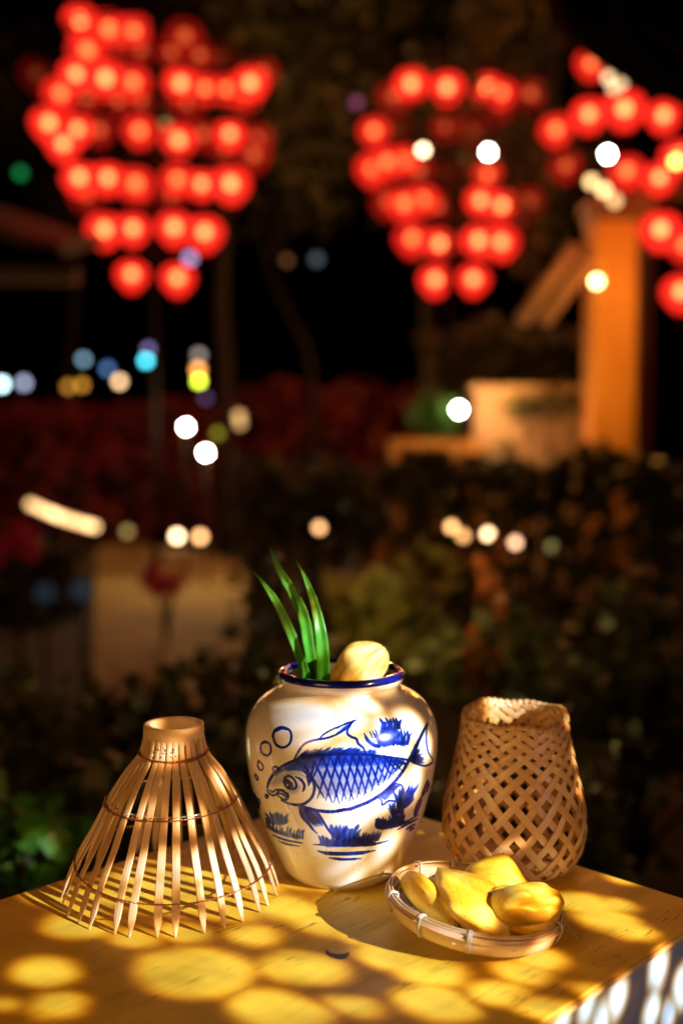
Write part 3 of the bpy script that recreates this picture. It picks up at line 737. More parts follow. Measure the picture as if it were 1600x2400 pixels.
# one in the jar's mouth
o = bulb('jackfruit_bulb', .070, .041, .036, 'pale yellow jackfruit bulb standing in the mouth of the blue and white jar', mtl=M_FRUIT2, tip=(.15, .12), ridges=8, rd=.20, seed=3)
a_, b_ = at(788, 1622, 1.05), at(893, 1526, 1.065)
place(o, (a_ + b_) / 2, b_ - a_, 1.0)

# ------------------------------------------------------------------ pandan leaves in the jar
def blade(pts, widths, label, twist=.3, seed=0):
    q = MB(); P = cat([tuple(p) for p in pts], 9); n = len(P); ac = []
    ws = np.interp(np.linspace(0, 1, n), np.linspace(0, 1, len(widths)), widths)
    K = 8
    for i, p in enumerate(P):
        t = Vector(P[min(i + 1, n - 1)] - P[max(i - 1, 0)]).normalized()
        side = t.cross(Vector((0, 1, 0))).normalized()
        tw = twist * (i / n - .3); side = Matrix.Rotation(tw, 3, t) @ side
        nrm = side.cross(t).normalized()
        for k in range(K + 1):
            u = k / K * 2 - 1
            fold = (abs(u)) * .16 * ws[i]
            wv_ = .0006 * math.sin(i * .9 + seed) * abs(u)
            q.v.append(tuple(Vector(p) + side * (u * ws[i] / 2) - nrm * (fold + wv_))); ac.append(k / K)
    for i in range(n - 1):
        for k in range(K): a = i * (K + 1) + k; q.f.append((a, a + 1, a + K + 2, a + K + 1))
    me = q.mesh('pandan_leaf', M_PANDAN); x = me.attributes.new('across', 'FLOAT', 'POINT'); x.data.foreach_set('value', ac)
    o = inst('pandan_leaf', me); tag(o, label, 'leaf', 'pandan leaves standing in the jar')
    sm = o.modifiers.new('thickness', 'SOLIDIFY'); sm.thickness = .0004
    return o
def LV(l, D=1.06): return [at(550 + .3825 * x, 1250 + .3826 * y, d) for x, y, d in l]
blade(LV([(470, 1010, 1.075), (440, 880, 1.07), (395, 740, 1.065), (330, 580, 1.06), (270, 450, 1.06), (200, 340, 1.065), (150, 275, 1.07), (106, 232, 1.075)]),
      [0.0084, 0.0092, 0.0092, 0.0092, 0.0088, 0.007, 0.004, 0.0014, 0.0004], 'longest leaning green leaf, leftmost in the jar, with a pale ragged tip', .5, 1)
blade(LV([(510, 1010, 1.085), (485, 880, 1.08), (455, 700, 1.075), (425, 520, 1.07), (360, 370, 1.07), (290, 250, 1.075), (240, 150, 1.08), (215, 80, 1.085)]),
      [0.0084, 0.0092, 0.0101, 0.0114, 0.011, 0.0095, 0.0069, 0.0026, 0.0004], 'tallest green leaf in the jar, bending left at its tip', -.4, 2)
blade(LV([(535, 1010, 1.06), (540, 900, 1.055), (540, 760, 1.05), (525, 600, 1.05), (490, 440, 1.055), (450, 320, 1.06), (410, 230, 1.065), (375, 165, 1.07)]),
      [0.0106, 0.0128, 0.0132, 0.0121, 0.0099, 0.0077, 0.0048, 0.0019, 0.0004], 'bright fresh green leaf, rightmost in the jar beside the fruit', .3, 3)
blade(LV([(500, 1010, 1.10), (505, 860, 1.10), (500, 700, 1.10), (485, 590, 1.10), (470, 530, 1.10)]),
      [.008, .009, .008, .005, .0006], 'short dark green leaf half hidden between the taller leaves in the jar', .2, 4)

# ------------------------------------------------------------------ fish trap of bamboo slats
TRAP = Vector((on_table(402, 2086).x, on_table(402, 2086).y, TZ)); TD = TRAP.y
def tzr(cy): return CH - TD * ray_tan(1640 + .3571 * cy)
def trr(hw, z): return hw * .3571 / FPX * (TD * math.cos(PITCH) + (CH - z) * math.sin(PITCH))
tr = thing('fish_trap', TRAP, 'cone shaped fish trap of split bamboo slats with round top ring, left of jar', 'fish trap')
H = tzr(155)
tp = smooth_prof([(trr(707, 0), .0004), (trr(640, .03), .028), (trr(582, .04), .045), (trr(525, .06), .060), (trr(462, .08), .079), (trr(395, .1), .0977), (trr(308, .12), .118), (trr(250, .13), .1285), (trr(211, .14), .1375), (trr(197, .15), .147), (trr(184, .155), H - .009)], 60)
lean = Vector((.0035, 0, 0))
NS = 31
for k in range(NS):
    g_ = 2 * math.pi * (k + .35) / NS + random.uniform(-.03, .03)
    dr = random.uniform(-.0015, .0015); q = MB(); rows = []
    n = 26; sk = random.uniform(-.02, .02)
    drop = random.uniform(-.001, .004)
    for i in range(n):
        t = i / (n - 1); z = .0005 + (H - .009) * t
        z = max(z, .0004)
        r = lerp_prof(tp, z) + dr * (1 - t)
        gg = g_ + sk * (1 - t) ** 2
        c = Vector((r * math.cos(gg), r * math.sin(gg), z)) + lean * t
        rad = Vector((math.cos(gg), math.sin(gg), 0)); tan = Vector((-math.sin(gg), math.cos(gg), 0))
        w = .0074 - .0022 * max(0, (t - .45) / .55)
        if t < .09: w *= .28 + .72 * (t / .09)
        w = min(w, 2 * math.pi * r / NS * .86)
        th = .0022 * (1 if t > .05 else .6)
        a_ = .0006
        rows.append([c + rad * (th / 2) - tan * (w / 2 - a_), c + rad * (th / 2 + .0003), c + rad * (th / 2) + tan * (w / 2 - a_), c + tan * w / 2 , c - rad * th / 2 + tan * (w / 2 - a_), c - rad * th / 2 - tan * (w / 2 - a_), c - tan * w / 2])
    q.strip([list(reversed(r)) for r in rows]); q.build('slat', M_SLAT, tr, smooth=False)
RR = trr(188, .16)
q = MB(); ho = lean
q.lathe([(RR - .0022, H - .0155), (RR + .0012, H - .0155), (RR + .0014, H - .008), (RR + .0012, H - .0006), (RR - .0006, H), (RR - .0045, H), (RR - .0050, H - .0006), (RR - .0055, H - .010), (RR - .0060, H - .03), (RR - .0068, H - .03), (RR - .0040, H - .0155)], 64, (ho.x, 0, 0), True)
q.build('top_ring', M_RING, tr)
def wire_ring(z, amp, dz, r_, name, turns=90, ph=0, sag=0.0, m=M_COPPER, two=True, off=.0018):
    q = MB()
    for s_ in ((0, math.pi) if two else (0,)):
        pts = []
        for i in range(360):
            a = 2 * math.pi * i / 360
            zz = z + dz * math.sin(a * 2 + ph) + sag * math.sin(a + ph)
            rr = lerp_prof(tp, zz) + off + amp * math.cos(a * turns + s_)
            pts.append((rr * math.cos(a) + lean.x * zz / H, rr * math.sin(a), zz + amp * math.sin(a * turns + s_)))
        q.tube(pts, r_, 5, True)
    return q.build(name, m, tr)
wire_ring(.1365, .0007, .0012, .00045, 'neck_wire', 40, .4, .001)
wire_ring(.1375, .0006, .0010, .00040, 'neck_wire', 31, 2.4, -.0015)
wire_ring(.091, .0006, .0006, .00042, 'middle_wire', 62, 1.0, .0015)
wire_ring(.0925, .0, .0004, .00105, 'hoop', 1, 0, .001, M_STEEL, False, -.0022)
wire_ring(.031, .0006, .0022, .00042, 'lower_wire', 70, 2.0, -.006)
for k in range(NS):
    g_ = 2 * math.pi * (k + .35) / NS; z = .0915 + .0015 * math.sin(g_ + 1.0); r = lerp_prof(tp, z)
    c = Vector((r * math.cos(g_), r * math.sin(g_), z)); rad = Vector((math.cos(g_), math.sin(g_), 0)); tan = Vector((-math.sin(g_), math.cos(g_), 0))
    q = MB()
    for o_ in (-.0009, .0009):
        q.tube([c + rad * (.0016 * math.cos(a) if math.cos(a) > 0 else .0034 * math.cos(a)) * 1.0 + tan * .0044 * math.sin(a) + Vector((0, 0, o_ + .0008 * math.sin(a))) for a in [2 * math.pi * i / 14 for i in range(14)]], .00035, 4, True)
    q.build('wire_tie', M_COPPER, tr)
# twisted wire end on the front
q = MB(); 
for s_ in (0, 3.1):
    q.tube([(.022 + .0006 * math.cos(i * .9 + s_) + i * .0010, -.0975 - lerp_prof(tp, .02) * 0 + .0006 * math.sin(i * .9 + s_), .0245 + .0001 * i) for i in range(14)], .0004, 4)
q.build('wire_end', M_COPPER, tr)
q = MB(); rnd = random.Random(4)
for i in range(22):
    a = -math.pi / 2 + rnd.uniform(-.6, .2); z = .1385 + rnd.uniform(0, .010); r = lerp_prof(tp, z) + .0016
    q.sphere((r * math.cos(a) + lean.x, r * math.sin(a), z), rnd.uniform(.0004, .0010), 6, 4, (1.3, .5, 1.2))
q.build('dirt_crumbs', mat('dry_mud', (.20, .11, .06), .9), tr)['kind'] = 'stuff'

# ------------------------------------------------------------------ woven bamboo basket
bw = on_table(1203, 2025); BK = Vector((bw.x, bw.y, TZ)); BD = BK.y
bk = thing('woven_basket', BK, 'tall round basket of woven bamboo strips with an open lattice, right behind the tray', 'basket')
bprof = [(.028, .0022), (.050, .0024), (.0600, .006), (.0665, .015), (.0712, .028), (.0728, .042), (.0722, .058), (.0698, .073), (.0660, .090), (.0618, .107), (.0578, .124), (.0548, .138), (.0536, .147), (.0526, .1530), (.0495, .1560), (.0462, .1525), (.0468, .146), (.0490, .135)]
BP = smooth_prof(bprof, 240)
# arc length and helix angle along the wall
NSR = 20
arc = [0]; phi = [0]
for (r0, z0_), (r1, z1_) in zip(BP, BP[1:]):
    ds = math.hypot(r1 - r0, z1_ - z0_); arc.append(arc[-1] + ds)
    rm = max((r0 + r1) / 2, .03); zf = max(0, min(1, (z0_ - .08) / .065))
    pitch = .86 + .72 * zf            # strips lie flatter near the mouth
    if z0_ < .003: pitch = .5
    phi.append(phi[-1] + ds * pitch / rm)
phi = np.array(phi); BPA = np.array(BP)
def bpt(ph_, th, off, dirn):
    f = np.interp(ph_, phi, np.arange(len(phi))); i = min(int(f), len(BP) - 2); t = f - i
    r = BPA[i, 0] * (1 - t) + BPA[i + 1, 0] * t; z = BPA[i, 1] * (1 - t) + BPA[i + 1, 1] * t
    d = BPA[i + 1] - BPA[i]; d = d / (np.linalg.norm(d) + 1e-9)
    nr, nz_ = d[1], -d[0]                                  # outward normal of the profile
    # the mouth is a little squashed and dips at the front
    tp_ = max(0, (z - .10) / .06)
    a = th
    rr = r + nr * off
    zz = z + nz_ * off + tp_ * (-.0035 * math.cos(a + math.pi / 2) + .0018 * math.sin(3 * a + 1) + .0010 * math.sin(7 * a))
    rr *= 1 + tp_ * .018 * math.cos(2 * a + .3)
    return Vector((rr * math.cos(a), rr * math.sin(a), zz)), Vector((nr * math.cos(a), nr * math.sin(a), nz_))
step = math.pi / NSR; PH = phi[-1]; ncross = int(PH / step)
AMPL = .00075
for dirn in (1, -1):
    for s_ in range(NSR):
        th0 = 2 * math.pi * s_ / NSR + random.uniform(-.02, .02)
        q = MB(); rows = []; K = 4; m = ncross * K
        wj = random.uniform(.92, 1.08)
        for i in range(m + 1):
            ph_ = PH * i / m; nc = ph_ / step
            def sgn(n):
                # over/under sequence of a two-over, two-under twill
                idx = (2 * s_ + n + (0 if dirn > 0 else 0)) if dirn > 0 else (2 * s_ - n)
                return (1 if (idx % 4) < 2 else -1) * dirn
            n0 = math.floor(nc); f = nc - n0; f = f * f * (3 - 2 * f)
            off = AMPL * (sgn(n0) * (1 - f) + sgn(n0 + 1) * f)
            th = th0 + dirn * ph_
            c, nrm = bpt(ph_, th, off, dirn)
            c2, _ = bpt(ph_ + .02, th + dirn * .02, off, dirn); c1, _ = bpt(ph_ - .02, th - dirn * .02, off, dirn)
            tg = (c2 - c1).normalized(); sd = tg.cross(nrm).normalized()
            zz0 = min(c.z, .16); w = (.0074 - .0014 * max(0, min(1, (zz0 - .08) / .06))) * wj * .5; tk = .0003
            rows.append([c - sd * w + nrm * tk * .6, c + nrm * tk * 1.4, c + sd * w + nrm * tk * .6, c + sd * w - nrm * tk, c - sd * w - nrm * tk])
        q.strip(rows); q.build('woven_strip', M_STRIP, bk, smooth=False)
# a plaited edge round the mouth
for s_ in range(3):
    q = MB(); rows = []; m = 300
    for i in range(m):
        a = 2 * math.pi * i / m; w1 = a * 15 + s_ * 2.094
        c, nrm = bpt(np.interp(.1552, BPA[:238, 1][:np.argmax(BPA[:, 1])], phi[:np.argmax(BPA[:, 1])]), a, .0, 1)
        c = c + Vector((math.cos(a), math.sin(a), 0)) * (-.0012 + .0026 * math.cos(w1)) + Vector((0, 0, .0004 + .0016 * math.sin(w1)))
        wd_ = Vector((math.cos(a), math.sin(a), 0)) * math.sin(w1) * -.0022 + Vector((0, 0, 1)) * math.cos(w1) * .0026
        nn_ = Vector((math.cos(a), math.sin(a), 0)) * math.cos(w1) * .0005 + Vector((0, 0, 1)) * math.sin(w1) * .0005
        rows.append([c - wd_ + nn_, c + wd_ + nn_, c + wd_ - nn_, c - wd_ - nn_])
    q.strip(rows); q.build('rim_plait', M_STRIP, bk)

# ------------------------------------------------------------------ round tray
dc = at(1107, 2093, .945)
DT = Vector((dc.x, dc.y, TZ))
RT = .0762; TH_ = .0150; roll = R(7.5)
base_z = TZ + math.sin(roll) * (RT - .004) + .0012
ty = thing('bamboo_tray', (DT.x, DT.y, base_z), 'small round woven bamboo tray holding jackfruit, tilted against the basket in front of the jar', 'tray')
ty.rotation_euler = (R(1.0), roll, 0)
MT = Matrix.Translation(Vector((DT.x, DT.y, base_z))) @ Matrix.Rotation(roll, 4, 'Y') @ Matrix.Rotation(R(1.0), 4, 'X')
q = MB(); q.lathe([(RT - .003, .0005), (RT - .0005, .0008), (RT + .0012, TH_ * .5), (RT + .002, TH_), (RT + .0006, TH_ + .0004), (RT - .0016, TH_ * .5), (RT - .003, .002)], 96, closed=True, wob=lambda a, i: (.0005 * math.sin(3 * a + 1), .0006 * math.sin(2 * a))); q.build('outer_band', M_TRAY, ty)
q = MB(); q.lathe([(RT - .0055, .0035), (RT - .0035, .0035), (RT - .0014, TH_ + .0010), (RT - .0034, TH_ + .0014)], 96, closed=True, wob=lambda a, i: (.0004 * math.sin(5 * a), .0005 * math.sin(2 * a + 1))); q.build('inner_band', M_TRAY, ty)
for k, (r_, z_) in enumerate(((RT + .0010, TH_ + .0022), (RT - .0016, TH_ + .0030), (RT + .0030, TH_ * .82))):
    q = MB(); q.tube([((r_ + .0003 * math.sin(4 * a + k)) * math.cos(a), (r_ + .0003 * math.sin(4 * a + k)) * math.sin(a), z_ + .0004 * math.sin(3 * a + k)) for a in [2 * math.pi * i / 120 for i in range(120)]], .0008, 6, True)
    q.build('rim_cane', M_TRAY, ty)
for d_ in (0, 1):
    for s_ in range(15):
        x = -.070 + s_ * .010; hl = math.sqrt(max(RT ** 2 - x * x, 0)) - .0035
        if hl < .01: continue
        q = MB(); rows = []; m = 30
        for i in range(m + 1):
            y = -hl + 2 * hl * i / m; kx = (y + .07) / .010
            off = .0009 * math.cos(math.pi * (kx + s_)) * (1 if d_ else -1)
            edge = max(0, (math.hypot(x, y) - (RT - .016)) / .013); zz = .0022 + off + .004 * edge ** 2
            p = (lambda u, z_: (x + u, y, z_) if d_ else (y, x + u, z_))
            rows.append([p(-.0042, zz + .0003), p(.0042, zz + .0003), p(.0042, zz - .0003), p(-.0042, zz - .0003)])
        q.strip(rows); q.build('weave_strip', M_PALE, ty, smooth=False)
for a_ in (-100, -133, -168, 100, 128, 35, -28, -8):
    a = R(a_); q = MB(); rd = Vector((math.cos(a), math.sin(a), 0)); tn = Vector((-math.sin(a), math.cos(a), 0))
    for o_ in (-.0012, 0, .0012):
        lp = [(RT + .0048, TH_ * .9), (RT + .0035, TH_ + .0030), (RT + .0005, TH_ + .0046), (RT - .0040, TH_ + .0040), (RT - .0062, TH_ * .6), (RT - .0045, .0022), (RT + .0006, .0010), (RT + .0034, TH_ * .5)]
        q.tube([rd * r_ + tn * o_ + Vector((0, 0, z_)) for r_, z_ in lp], .0006, 5, True)
    q.build('tie', M_TIE, ty)
q = MB(); a = R(-8); q.tube([Vector((math.cos(a), math.sin(a), 0)) * (RT + .004 + .0016 * i) + Vector((0, -.002 * i, .010 - .0012 * i)) for i in range(7)], .0005, 5); q.build('loose_tie_end', M_TIE, ty)
def inT(x, y, z): return MT @ Vector((x, y, z))
G = 'jackfruit bulbs in the bamboo tray'
def tfruit(pa, pb, Wd, Th, label, roll_, **kw):
    """fruit whose long axis runs from pa to pb (tray space)"""
    A_, B_ = inT(*pa), inT(*pb)
    o = bulb('jackfruit_bulb', (B_ - A_).length, Wd, Th, label, group=G, **kw); place(o, (A_ + B_) / 2, B_ - A_, roll_); return o
tfruit((.012, -.056, .011), (-.032, .034, .026), .066, .034, 'bright yellow jackfruit bulb with a pointed top, left of the middle in the tray', .3, tip=(-.2, .75), ridges=6, rd=.10, seed=11)
tfruit((-.022, -.044, .008), (-.062, .024, .016), .044, .028, 'orange yellow jackfruit bulb lying in shade at the left edge of the tray', .9, tip=(.1, .1), ridges=4, rd=.08, seed=21)
tfruit((.004, -.034, .018), (.074, -.010, .025), .062, .038, 'largest ridged jackfruit bulb, lying across the right front of the tray', 2.3, tip=(-.25, .1), ridges=8, rd=.20, seed=31)
tfruit((-.008, .038, .016), (.058, .008, .020), .052, .032, 'smooth wedge shaped jackfruit bulb at the back of the tray', .6, tip=(-.3, .7), ridges=4, rd=.07, seed=41)

# ------------------------------------------------------------------ lanterns
def silk():
    m = bpy.data.materials.new('red_silk'); m.use_nodes = True; n = m.node_tree.nodes; l = m.node_tree.links; n.clear()
    return m, n, l
def silk_mat(name, col, st, tr_=.55):
    m = bpy.data.materials.new(name); m.use_nodes = True; n = m.node_tree.nodes; l = m.node_tree.links; n.clear()
    e = n.new('ShaderNodeEmission'); e.inputs[0].default_value = (*col, 1); e.inputs[1].default_value = st
    t = n.new('ShaderNodeBsdfTransparent'); t.inputs[0].default_value = (1, .7, .5, 1)
    x = n.new('ShaderNodeMixShader'); x.inputs[0].default_value = 1 - tr_; l.new(t.outputs[0], x.inputs[1]); l.new(e.outputs[0], x.inputs[2])
    o = n.new('ShaderNodeOutputMaterial'); l.new(x.outputs[0], o.inputs[0]); m.cycles.emission_sampling = 'NONE'
    return m
def glow(name, col, st, sampled=False):
    m = bpy.data.materials.new(name); m.use_nodes = True; n = m.node_tree.nodes; l = m.node_tree.links; n.clear()
    e = n.new('ShaderNodeEmission'); e.inputs[0].default_value = (*col, 1); e.inputs[1].default_value = st
    o = n.new('ShaderNodeOutputMaterial'); l.new(e.outputs[0], o.inputs[0])
    if not sampled: m.cycles.emission_sampling = 'NONE'
    return m
M_DARKW = mat('dark_lacquer', (.012, .008, .007), .95, Specular_IOR_Level=.1)
def lantern_meshes(R_, Hh):
    pr = [(R_ * .30, Hh * .5), (R_ * .72, Hh * .40), (R_ * .97, Hh * .20), (R_, Hh * .02), (R_ * .88, -Hh * .20), (R_ * .55, -Hh * .42), (R_ * .24, -Hh * .60)]
    q = MB(); q.lathe(smooth_prof(list(reversed(pr)), 12), 16); sh = q
    q2 = MB(); q2.sphere((0, 0, Hh * .05), .047, 10, 7)
    q3 = MB(); q3.lathe([(.001, Hh * .53), (R_ * .32, Hh * .53), (R_ * .32, Hh * .49), (.001, Hh * .49)], 10); q3.tube([(0, 0, Hh * .5), (0, 0, Hh * .5 + .12)], .004, 4)
    q4 = MB(); q4.lathe([(.001, -Hh * .60), (R_ * .26, -Hh * .60), (R_ * .2, -Hh * .66), (.012, -Hh * .68), (.018, -Hh * 1.0), (.001, -Hh * 1.0)], 8)
    return sh, q2, q3, q4
LQ = lantern_meshes(.155, .27)
levels = {'bright': (2.3, 8.5), 'medium': (1.6, 5.2), 'dim': (.50, 1.4), 'faint': (.10, .25)}
LM = {}
for k, (s1, s2) in levels.items():
    ms = silk_mat('red_silk_' + k, (1, .024, .014), s1); mg = glow('lantern_bulb_' + k, (1, .38, .15) if k == 'bright' else (1, .30, .10), s2)
    LM[k] = (LQ[0].mesh('shade', ms), LQ[1].mesh('bulb', mg))
ME_TOP = LQ[2].mesh('top_cap', M_DARKW); ME_TAS = LQ[3].mesh('tassel', silk_mat('red_tassel', (1, .01, .005), .02, .2))
WORD = {'bright': 'bright', 'medium': 'medium bright', 'dim': 'dim', 'faint': 'very faint'}
ORD = ['first', 'second', 'third', 'fourth', 'fifth', 'sixth', 'seventh', 'eighth', 'ninth']
def lantern(p, lv, label, group, sc=1.0):
    t = thing('red_lantern', p, label, 'lantern', group); t.scale = (sc * random.uniform(.86, 1.1),) * 3; t.rotation_euler = (random.uniform(-.05, .05), random.uniform(-.05, .05), random.uniform(0, 6))
    inst('shade', LM[lv][0], t); inst('bulb', LM[lv][1], t); inst('top_cap', ME_TOP, t); inst('tassel', ME_TAS, t)
    return t
def rowset(rows, f, D, where, group, spread=.35, sc=1.0):
    out = []
    for ri, (rname, items) in enumerate(rows):
        items = sorted(items, key=lambda a: a[0])
        for i, (x, y, lv) in enumerate(items):
            px, py = f(x, y); d = D + random.uniform(-spread, spread) + (0.5 if lv in ('dim', 'faint') else 0)
            p = at(px, py, d)
            out.append(lantern(p, lv, f"{WORD[lv]} red lantern, {ORD[i]} from left in the {rname} row, {where}", group, sc))
    return out
b, m_, d, v = 'bright', 'medium', 'dim', 'faint'
c1 = lambda x, y: (x * .5102, y * .5102)
c2 = lambda x, y: (800 + x * .5102, y * .5102)
rows1 = [('top', [(370, 100, b), (500, 138, m_), (612, 142, m_)]),
         ('second', [(402, 235, m_), (545, 205, d), (645, 225, d), (790, 240, d), (848, 172, d), (918, 258, d), (1015, 275, v)]),
         ('third', [(350, 345, b), (485, 365, b), (610, 382, m_), (170, 345, v), (830, 388, b), (940, 410, m_), (1040, 412, m_), (1150, 385, b), (1205, 335, d)]),
         ('fourth', [(280, 435, m_), (400, 450, d), (545, 465, d), (640, 460, d), (850, 480, d), (1125, 442, m_)]),
         ('fifth', [(225, 570, b), (355, 598, b), (455, 600, d), (640, 605, m_), (930, 620, d), (1055, 620, b), (1180, 640, d)]),
         ('sixth', [(290, 665, b), (820, 648, b), (1165, 715, d), (1040, 700, d)]),
         ('seventh', [(365, 820, b), (495, 822, b), (622, 848, m_), (815, 830, m_), (925, 850, b), (1060, 850, b)]),
         ('eighth', [(395, 895, d), (640, 895, d), (790, 900, d)]),
         ('next to lowest', [(480, 1060, b), (610, 1055, b), (800, 1050, b), (940, 1072, b)]),
         ('lowest', [(605, 1265, b), (815, 1282, b)])]
rowset(rows1, c1, 9.8, 'left lantern tree', 'red lanterns on the left lantern tree')
rows2 = [('top', [(320, 390, b), (485, 405, b), (672, 405, b), (735, 430, m_), (870, 435, d)]),
         ('second', [(242, 452, d), (612, 480, d), (725, 500, d)]),
         ('third', [(150, 605, m_), (250, 600, v), (490, 585, d), (615, 610, d)]),
         ('fourth', [(145, 778, m_), (210, 748, m_), (285, 740, m_), (355, 790, d), (480, 800, v), (670, 810, m_)]),
         ('fifth', [(215, 930, d), (290, 940, m_), (372, 922, m_), (440, 950, d), (640, 925, b), (735, 950, b), (860, 932, d)]),
         ('sixth', [(700, 1000, d), (820, 1012, v)]),
         ('next to lowest', [(325, 1100, m_), (450, 1125, b), (630, 1110, b), (735, 1117, b)]),
         ('lowest', [(430, 1290, b), (605, 1287, b)])]
rowset(rows2, c2, 10.3, 'middle lantern tree', 'red lanterns on the middle lantern tree')
rows3 = [('top', [(1150, 292, m_)]), ('second', [(1138, 530, b), (1300, 505, b), (1480, 535, b)]), ('third', [(985, 600, m_)]),
         ('fourth', [(1030, 765, d), (1310, 790, m_), (1460, 820, b), (1545, 720, b)]),
         ('fifth', [(1465, 1060, b), (1575, 1130, m_)]), ('lowest', [(1560, 1345, b)])]
rowset(rows3, c2, 7.6, 'pavilion eave', 'red lanterns under the pavilion eave', sc=.86)
# poles and hoops that carry the lantern trees
def lantern_tree(px, tiers, D, label):
    base = at(px, 1060, D); t = thing('lantern_stand', (base.x, base.y, 0), label, 'stand', 'iron stands of the lantern trees')
    q = MB(); q.tube([(0, 0, 0), (0, 0, 6.0)], [.035, .02], 8); q.build('pole', M_DARKW, t)
    for (py, hw) in tiers:
        z = at(px, py, D).z; r = hw / FPX * D
        q = MB(); q.tube([(r * math.cos(a), r * .35 * math.sin(a), z + .22) for a in [2 * math.pi * i / 32 for i in range(32)]], .012, 5, True)
        q.tube([(-r, 0, z + .22), (r, 0, z + .22)], .01, 4); q.build('hoop', M_DARKW, t)
lantern_tree(365, [(50, 120), (120, 200), (200, 260), (310, 280), (430, 200), (540, 130), (650, 70)], 9.8, 'dark iron pole with hoops carrying the lanterns of the left tree')
lantern_tree(1050, [(200, 170), (310, 210), (390, 190), (480, 150), (570, 110), (655, 60)], 10.3, 'dark iron pole with hoops carrying the lanterns of the middle tree')
def plight(p, col, e, r=.05, name='lamp_glow', parent=None):
    l_ = bpy.data.lights.new(name, 'POINT'); l_.color = col; l_.energy = e; l_.shadow_soft_size = r
    o = bpy.data.objects.new(name, l_); COL.objects.link(o); o.location = p
    return o
plight(at(360, 350, 9.3), (1, .07, .03), 26, .3); plight(at(1050, 400, 9.8), (1, .07, .03), 22, .3); plight(at(1480, 350, 7.2), (1, .09, .03), 22, .2)

# ------------------------------------------------------------------ small lamps among the garden
BULB = {}
def lamp(px, py, D, col, st, label, kind='post', r=.032, cat_='lamp', light=None, name='garden_lamp', group='small lamps of the garden'):
    p = at(px, py, D); t = thing(name, (p.x, p.y, 0), label, cat_, group)
    key = (col, st, r)
    if key not in BULB:
        q = MB(); q.sphere((0, 0, 0), r, 12, 8); BULB[key] = q.mesh('bulb', glow('bulb_glow', col, st))
    bo = inst('bulb', BULB[key], t, (0, 0, p.z))
    if kind == 'post':
        q = MB(); q.tube([(0, 0, 0), (0, 0, max(p.z - r - .02, .02))], .010, 6); q.lathe([(.018, p.z - r - .03), (.03, p.z - r - .012), (.026, p.z - r + .002), (.001, p.z - r + .002)], 8); q.build('post', M_DARKW, t)
    else:
        q = MB(); q.tube([(0, 0, p.z + r), (0, 0, p.z + r + .5)], .004, 4); q.lathe([(.008, p.z + r + .03), (.02, p.z + r - .002), (.001, p.z + r - .002)], 8); q.build('cord', M_DARKW, t)
    if light: plight((p.x, p.y - .06, p.z + .02), light[0], light[1], .04)
    return t
WHT = (1, .93, .78); TAN = (1, .62, .30)
lamp(436, 1001, 9.6, WHT, 60, 'white lamp with a yellow halo on a post left of centre, above the path', light=((1, .72, .34), 20))
lamp(482, 1061, 9.2, WHT, 70, 'brilliant white lamp just below and right of the haloed lamp by the path', light=((1, .72, .34), 20))
lamp(1075, 960, 8.2, WHT, 75, 'brilliant white lamp at the left end of the lit garden wall', light=((1, .60, .25), 7))
lamp(991, 351, 9.0, (1, .72, .42), 12, 'tan coloured bulb hanging in the middle lantern tree', 'hang')
lamp(1144, 356, 9.0, (1, .97, .84), 38, 'white bulb hanging at the right in the middle lantern tree', 'hang')
lamp(1423, 361, 8.0, (1, .99, .93), 60, 'brilliant white bulb hanging under the pavilion eave', 'hang')
lamp(1398, 659, 7.4, (1, .72, .26), 16, 'yellow bulb hanging beside the orange pillar', 'hang', light=((1, .50, .10), 6))
lamp(1583, 378, 7.4, (1, .60, .10), 10, 'amber bulb among the eave lanterns at the right edge', 'hang')
for i, (x, y, s) in enumerate([(1425, 180, 3), (1455, 195, 2.4), (1437, 205, 2.4)]): lamp(x, y, 7.5, (1, .66, .34), s, ['cream bulb just below the top eave lantern, leftmost of three', 'rightmost of three cream bulbs at the roof edge', 'lowest of three cream bulbs at the roof edge'][i], 'hang', .03)  # lit ornaments, not lamps: their light is put into glowing balls
for i, (x, y, s) in enumerate([(1385, 425, 4), (1415, 445, 5), (1440, 470, 2.5)]): lamp(x, y, 7.4, (1, .60, .24), s, ['cream bulb on the bracket above the pillar, leftmost of three', 'middle one of three cream bulbs on the bracket above the pillar', 'lowest and dimmest cream bulb on the bracket above the pillar'][i], 'hang', .035)  # lit bracket without lamps, its brightness given by glowing balls
lamp(4, 900, 18, (.6, .9, 1), 9, 'pale cyan lamp at the far left edge', r=.07)
lamp(56, 897, 18, (.5, .55, .8), 3, 'dim lilac lamp right of the pale cyan lamp', r=.07)
lamp(196, 842, 18, (.25, .45, .6), 3, 'dim blue grey lamp among the far lights at left', r=.06)
lamp(252, 864, 18, (.10, .22, .5), 3.2, 'dark blue lamp above the tan one among the far lights', r=.06)
lamp(280, 894, 17, (1, .62, .32), 6, 'tan lamp below the dark blue one among the far lights', r=.06)
lamp(342, 845, 18, (.08, .75, .9), 8, 'cyan lamp, brightest of the blue far lights', r=.06)
lamp(348, 818, 19, (.28, .2, .5), 3, 'dim purple lamp just above the cyan lamp', r=.06)
lamp(466, 893, 16, (.62, .80, .04), 11, 'yellow green lamp below an orange one, left of centre', r=.055)
lamp(464, 866, 16.5, (1, .38, .08), 6, 'orange lamp between the grey and the yellow green ones', r=.065)
lamp(466, 832, 17, (.45, .35, .3), 2.4, 'dim grey lamp on top of the orange and green ones', r=.065)
lamp(482, 932, 17, (.2, .1, .25), 1.4, 'very dim purple lamp below the yellow green lamp', r=.06)
lamp(510, 1016, 12, (.30, .26, .02), 2.2, 'dim olive lamp right of the white path lamps', r=.045)
lamp(560, 975, 13, (.9, .5, .18), 2.2, 'upper one of two dim tan lamps right of the white path lamps', r=.05)
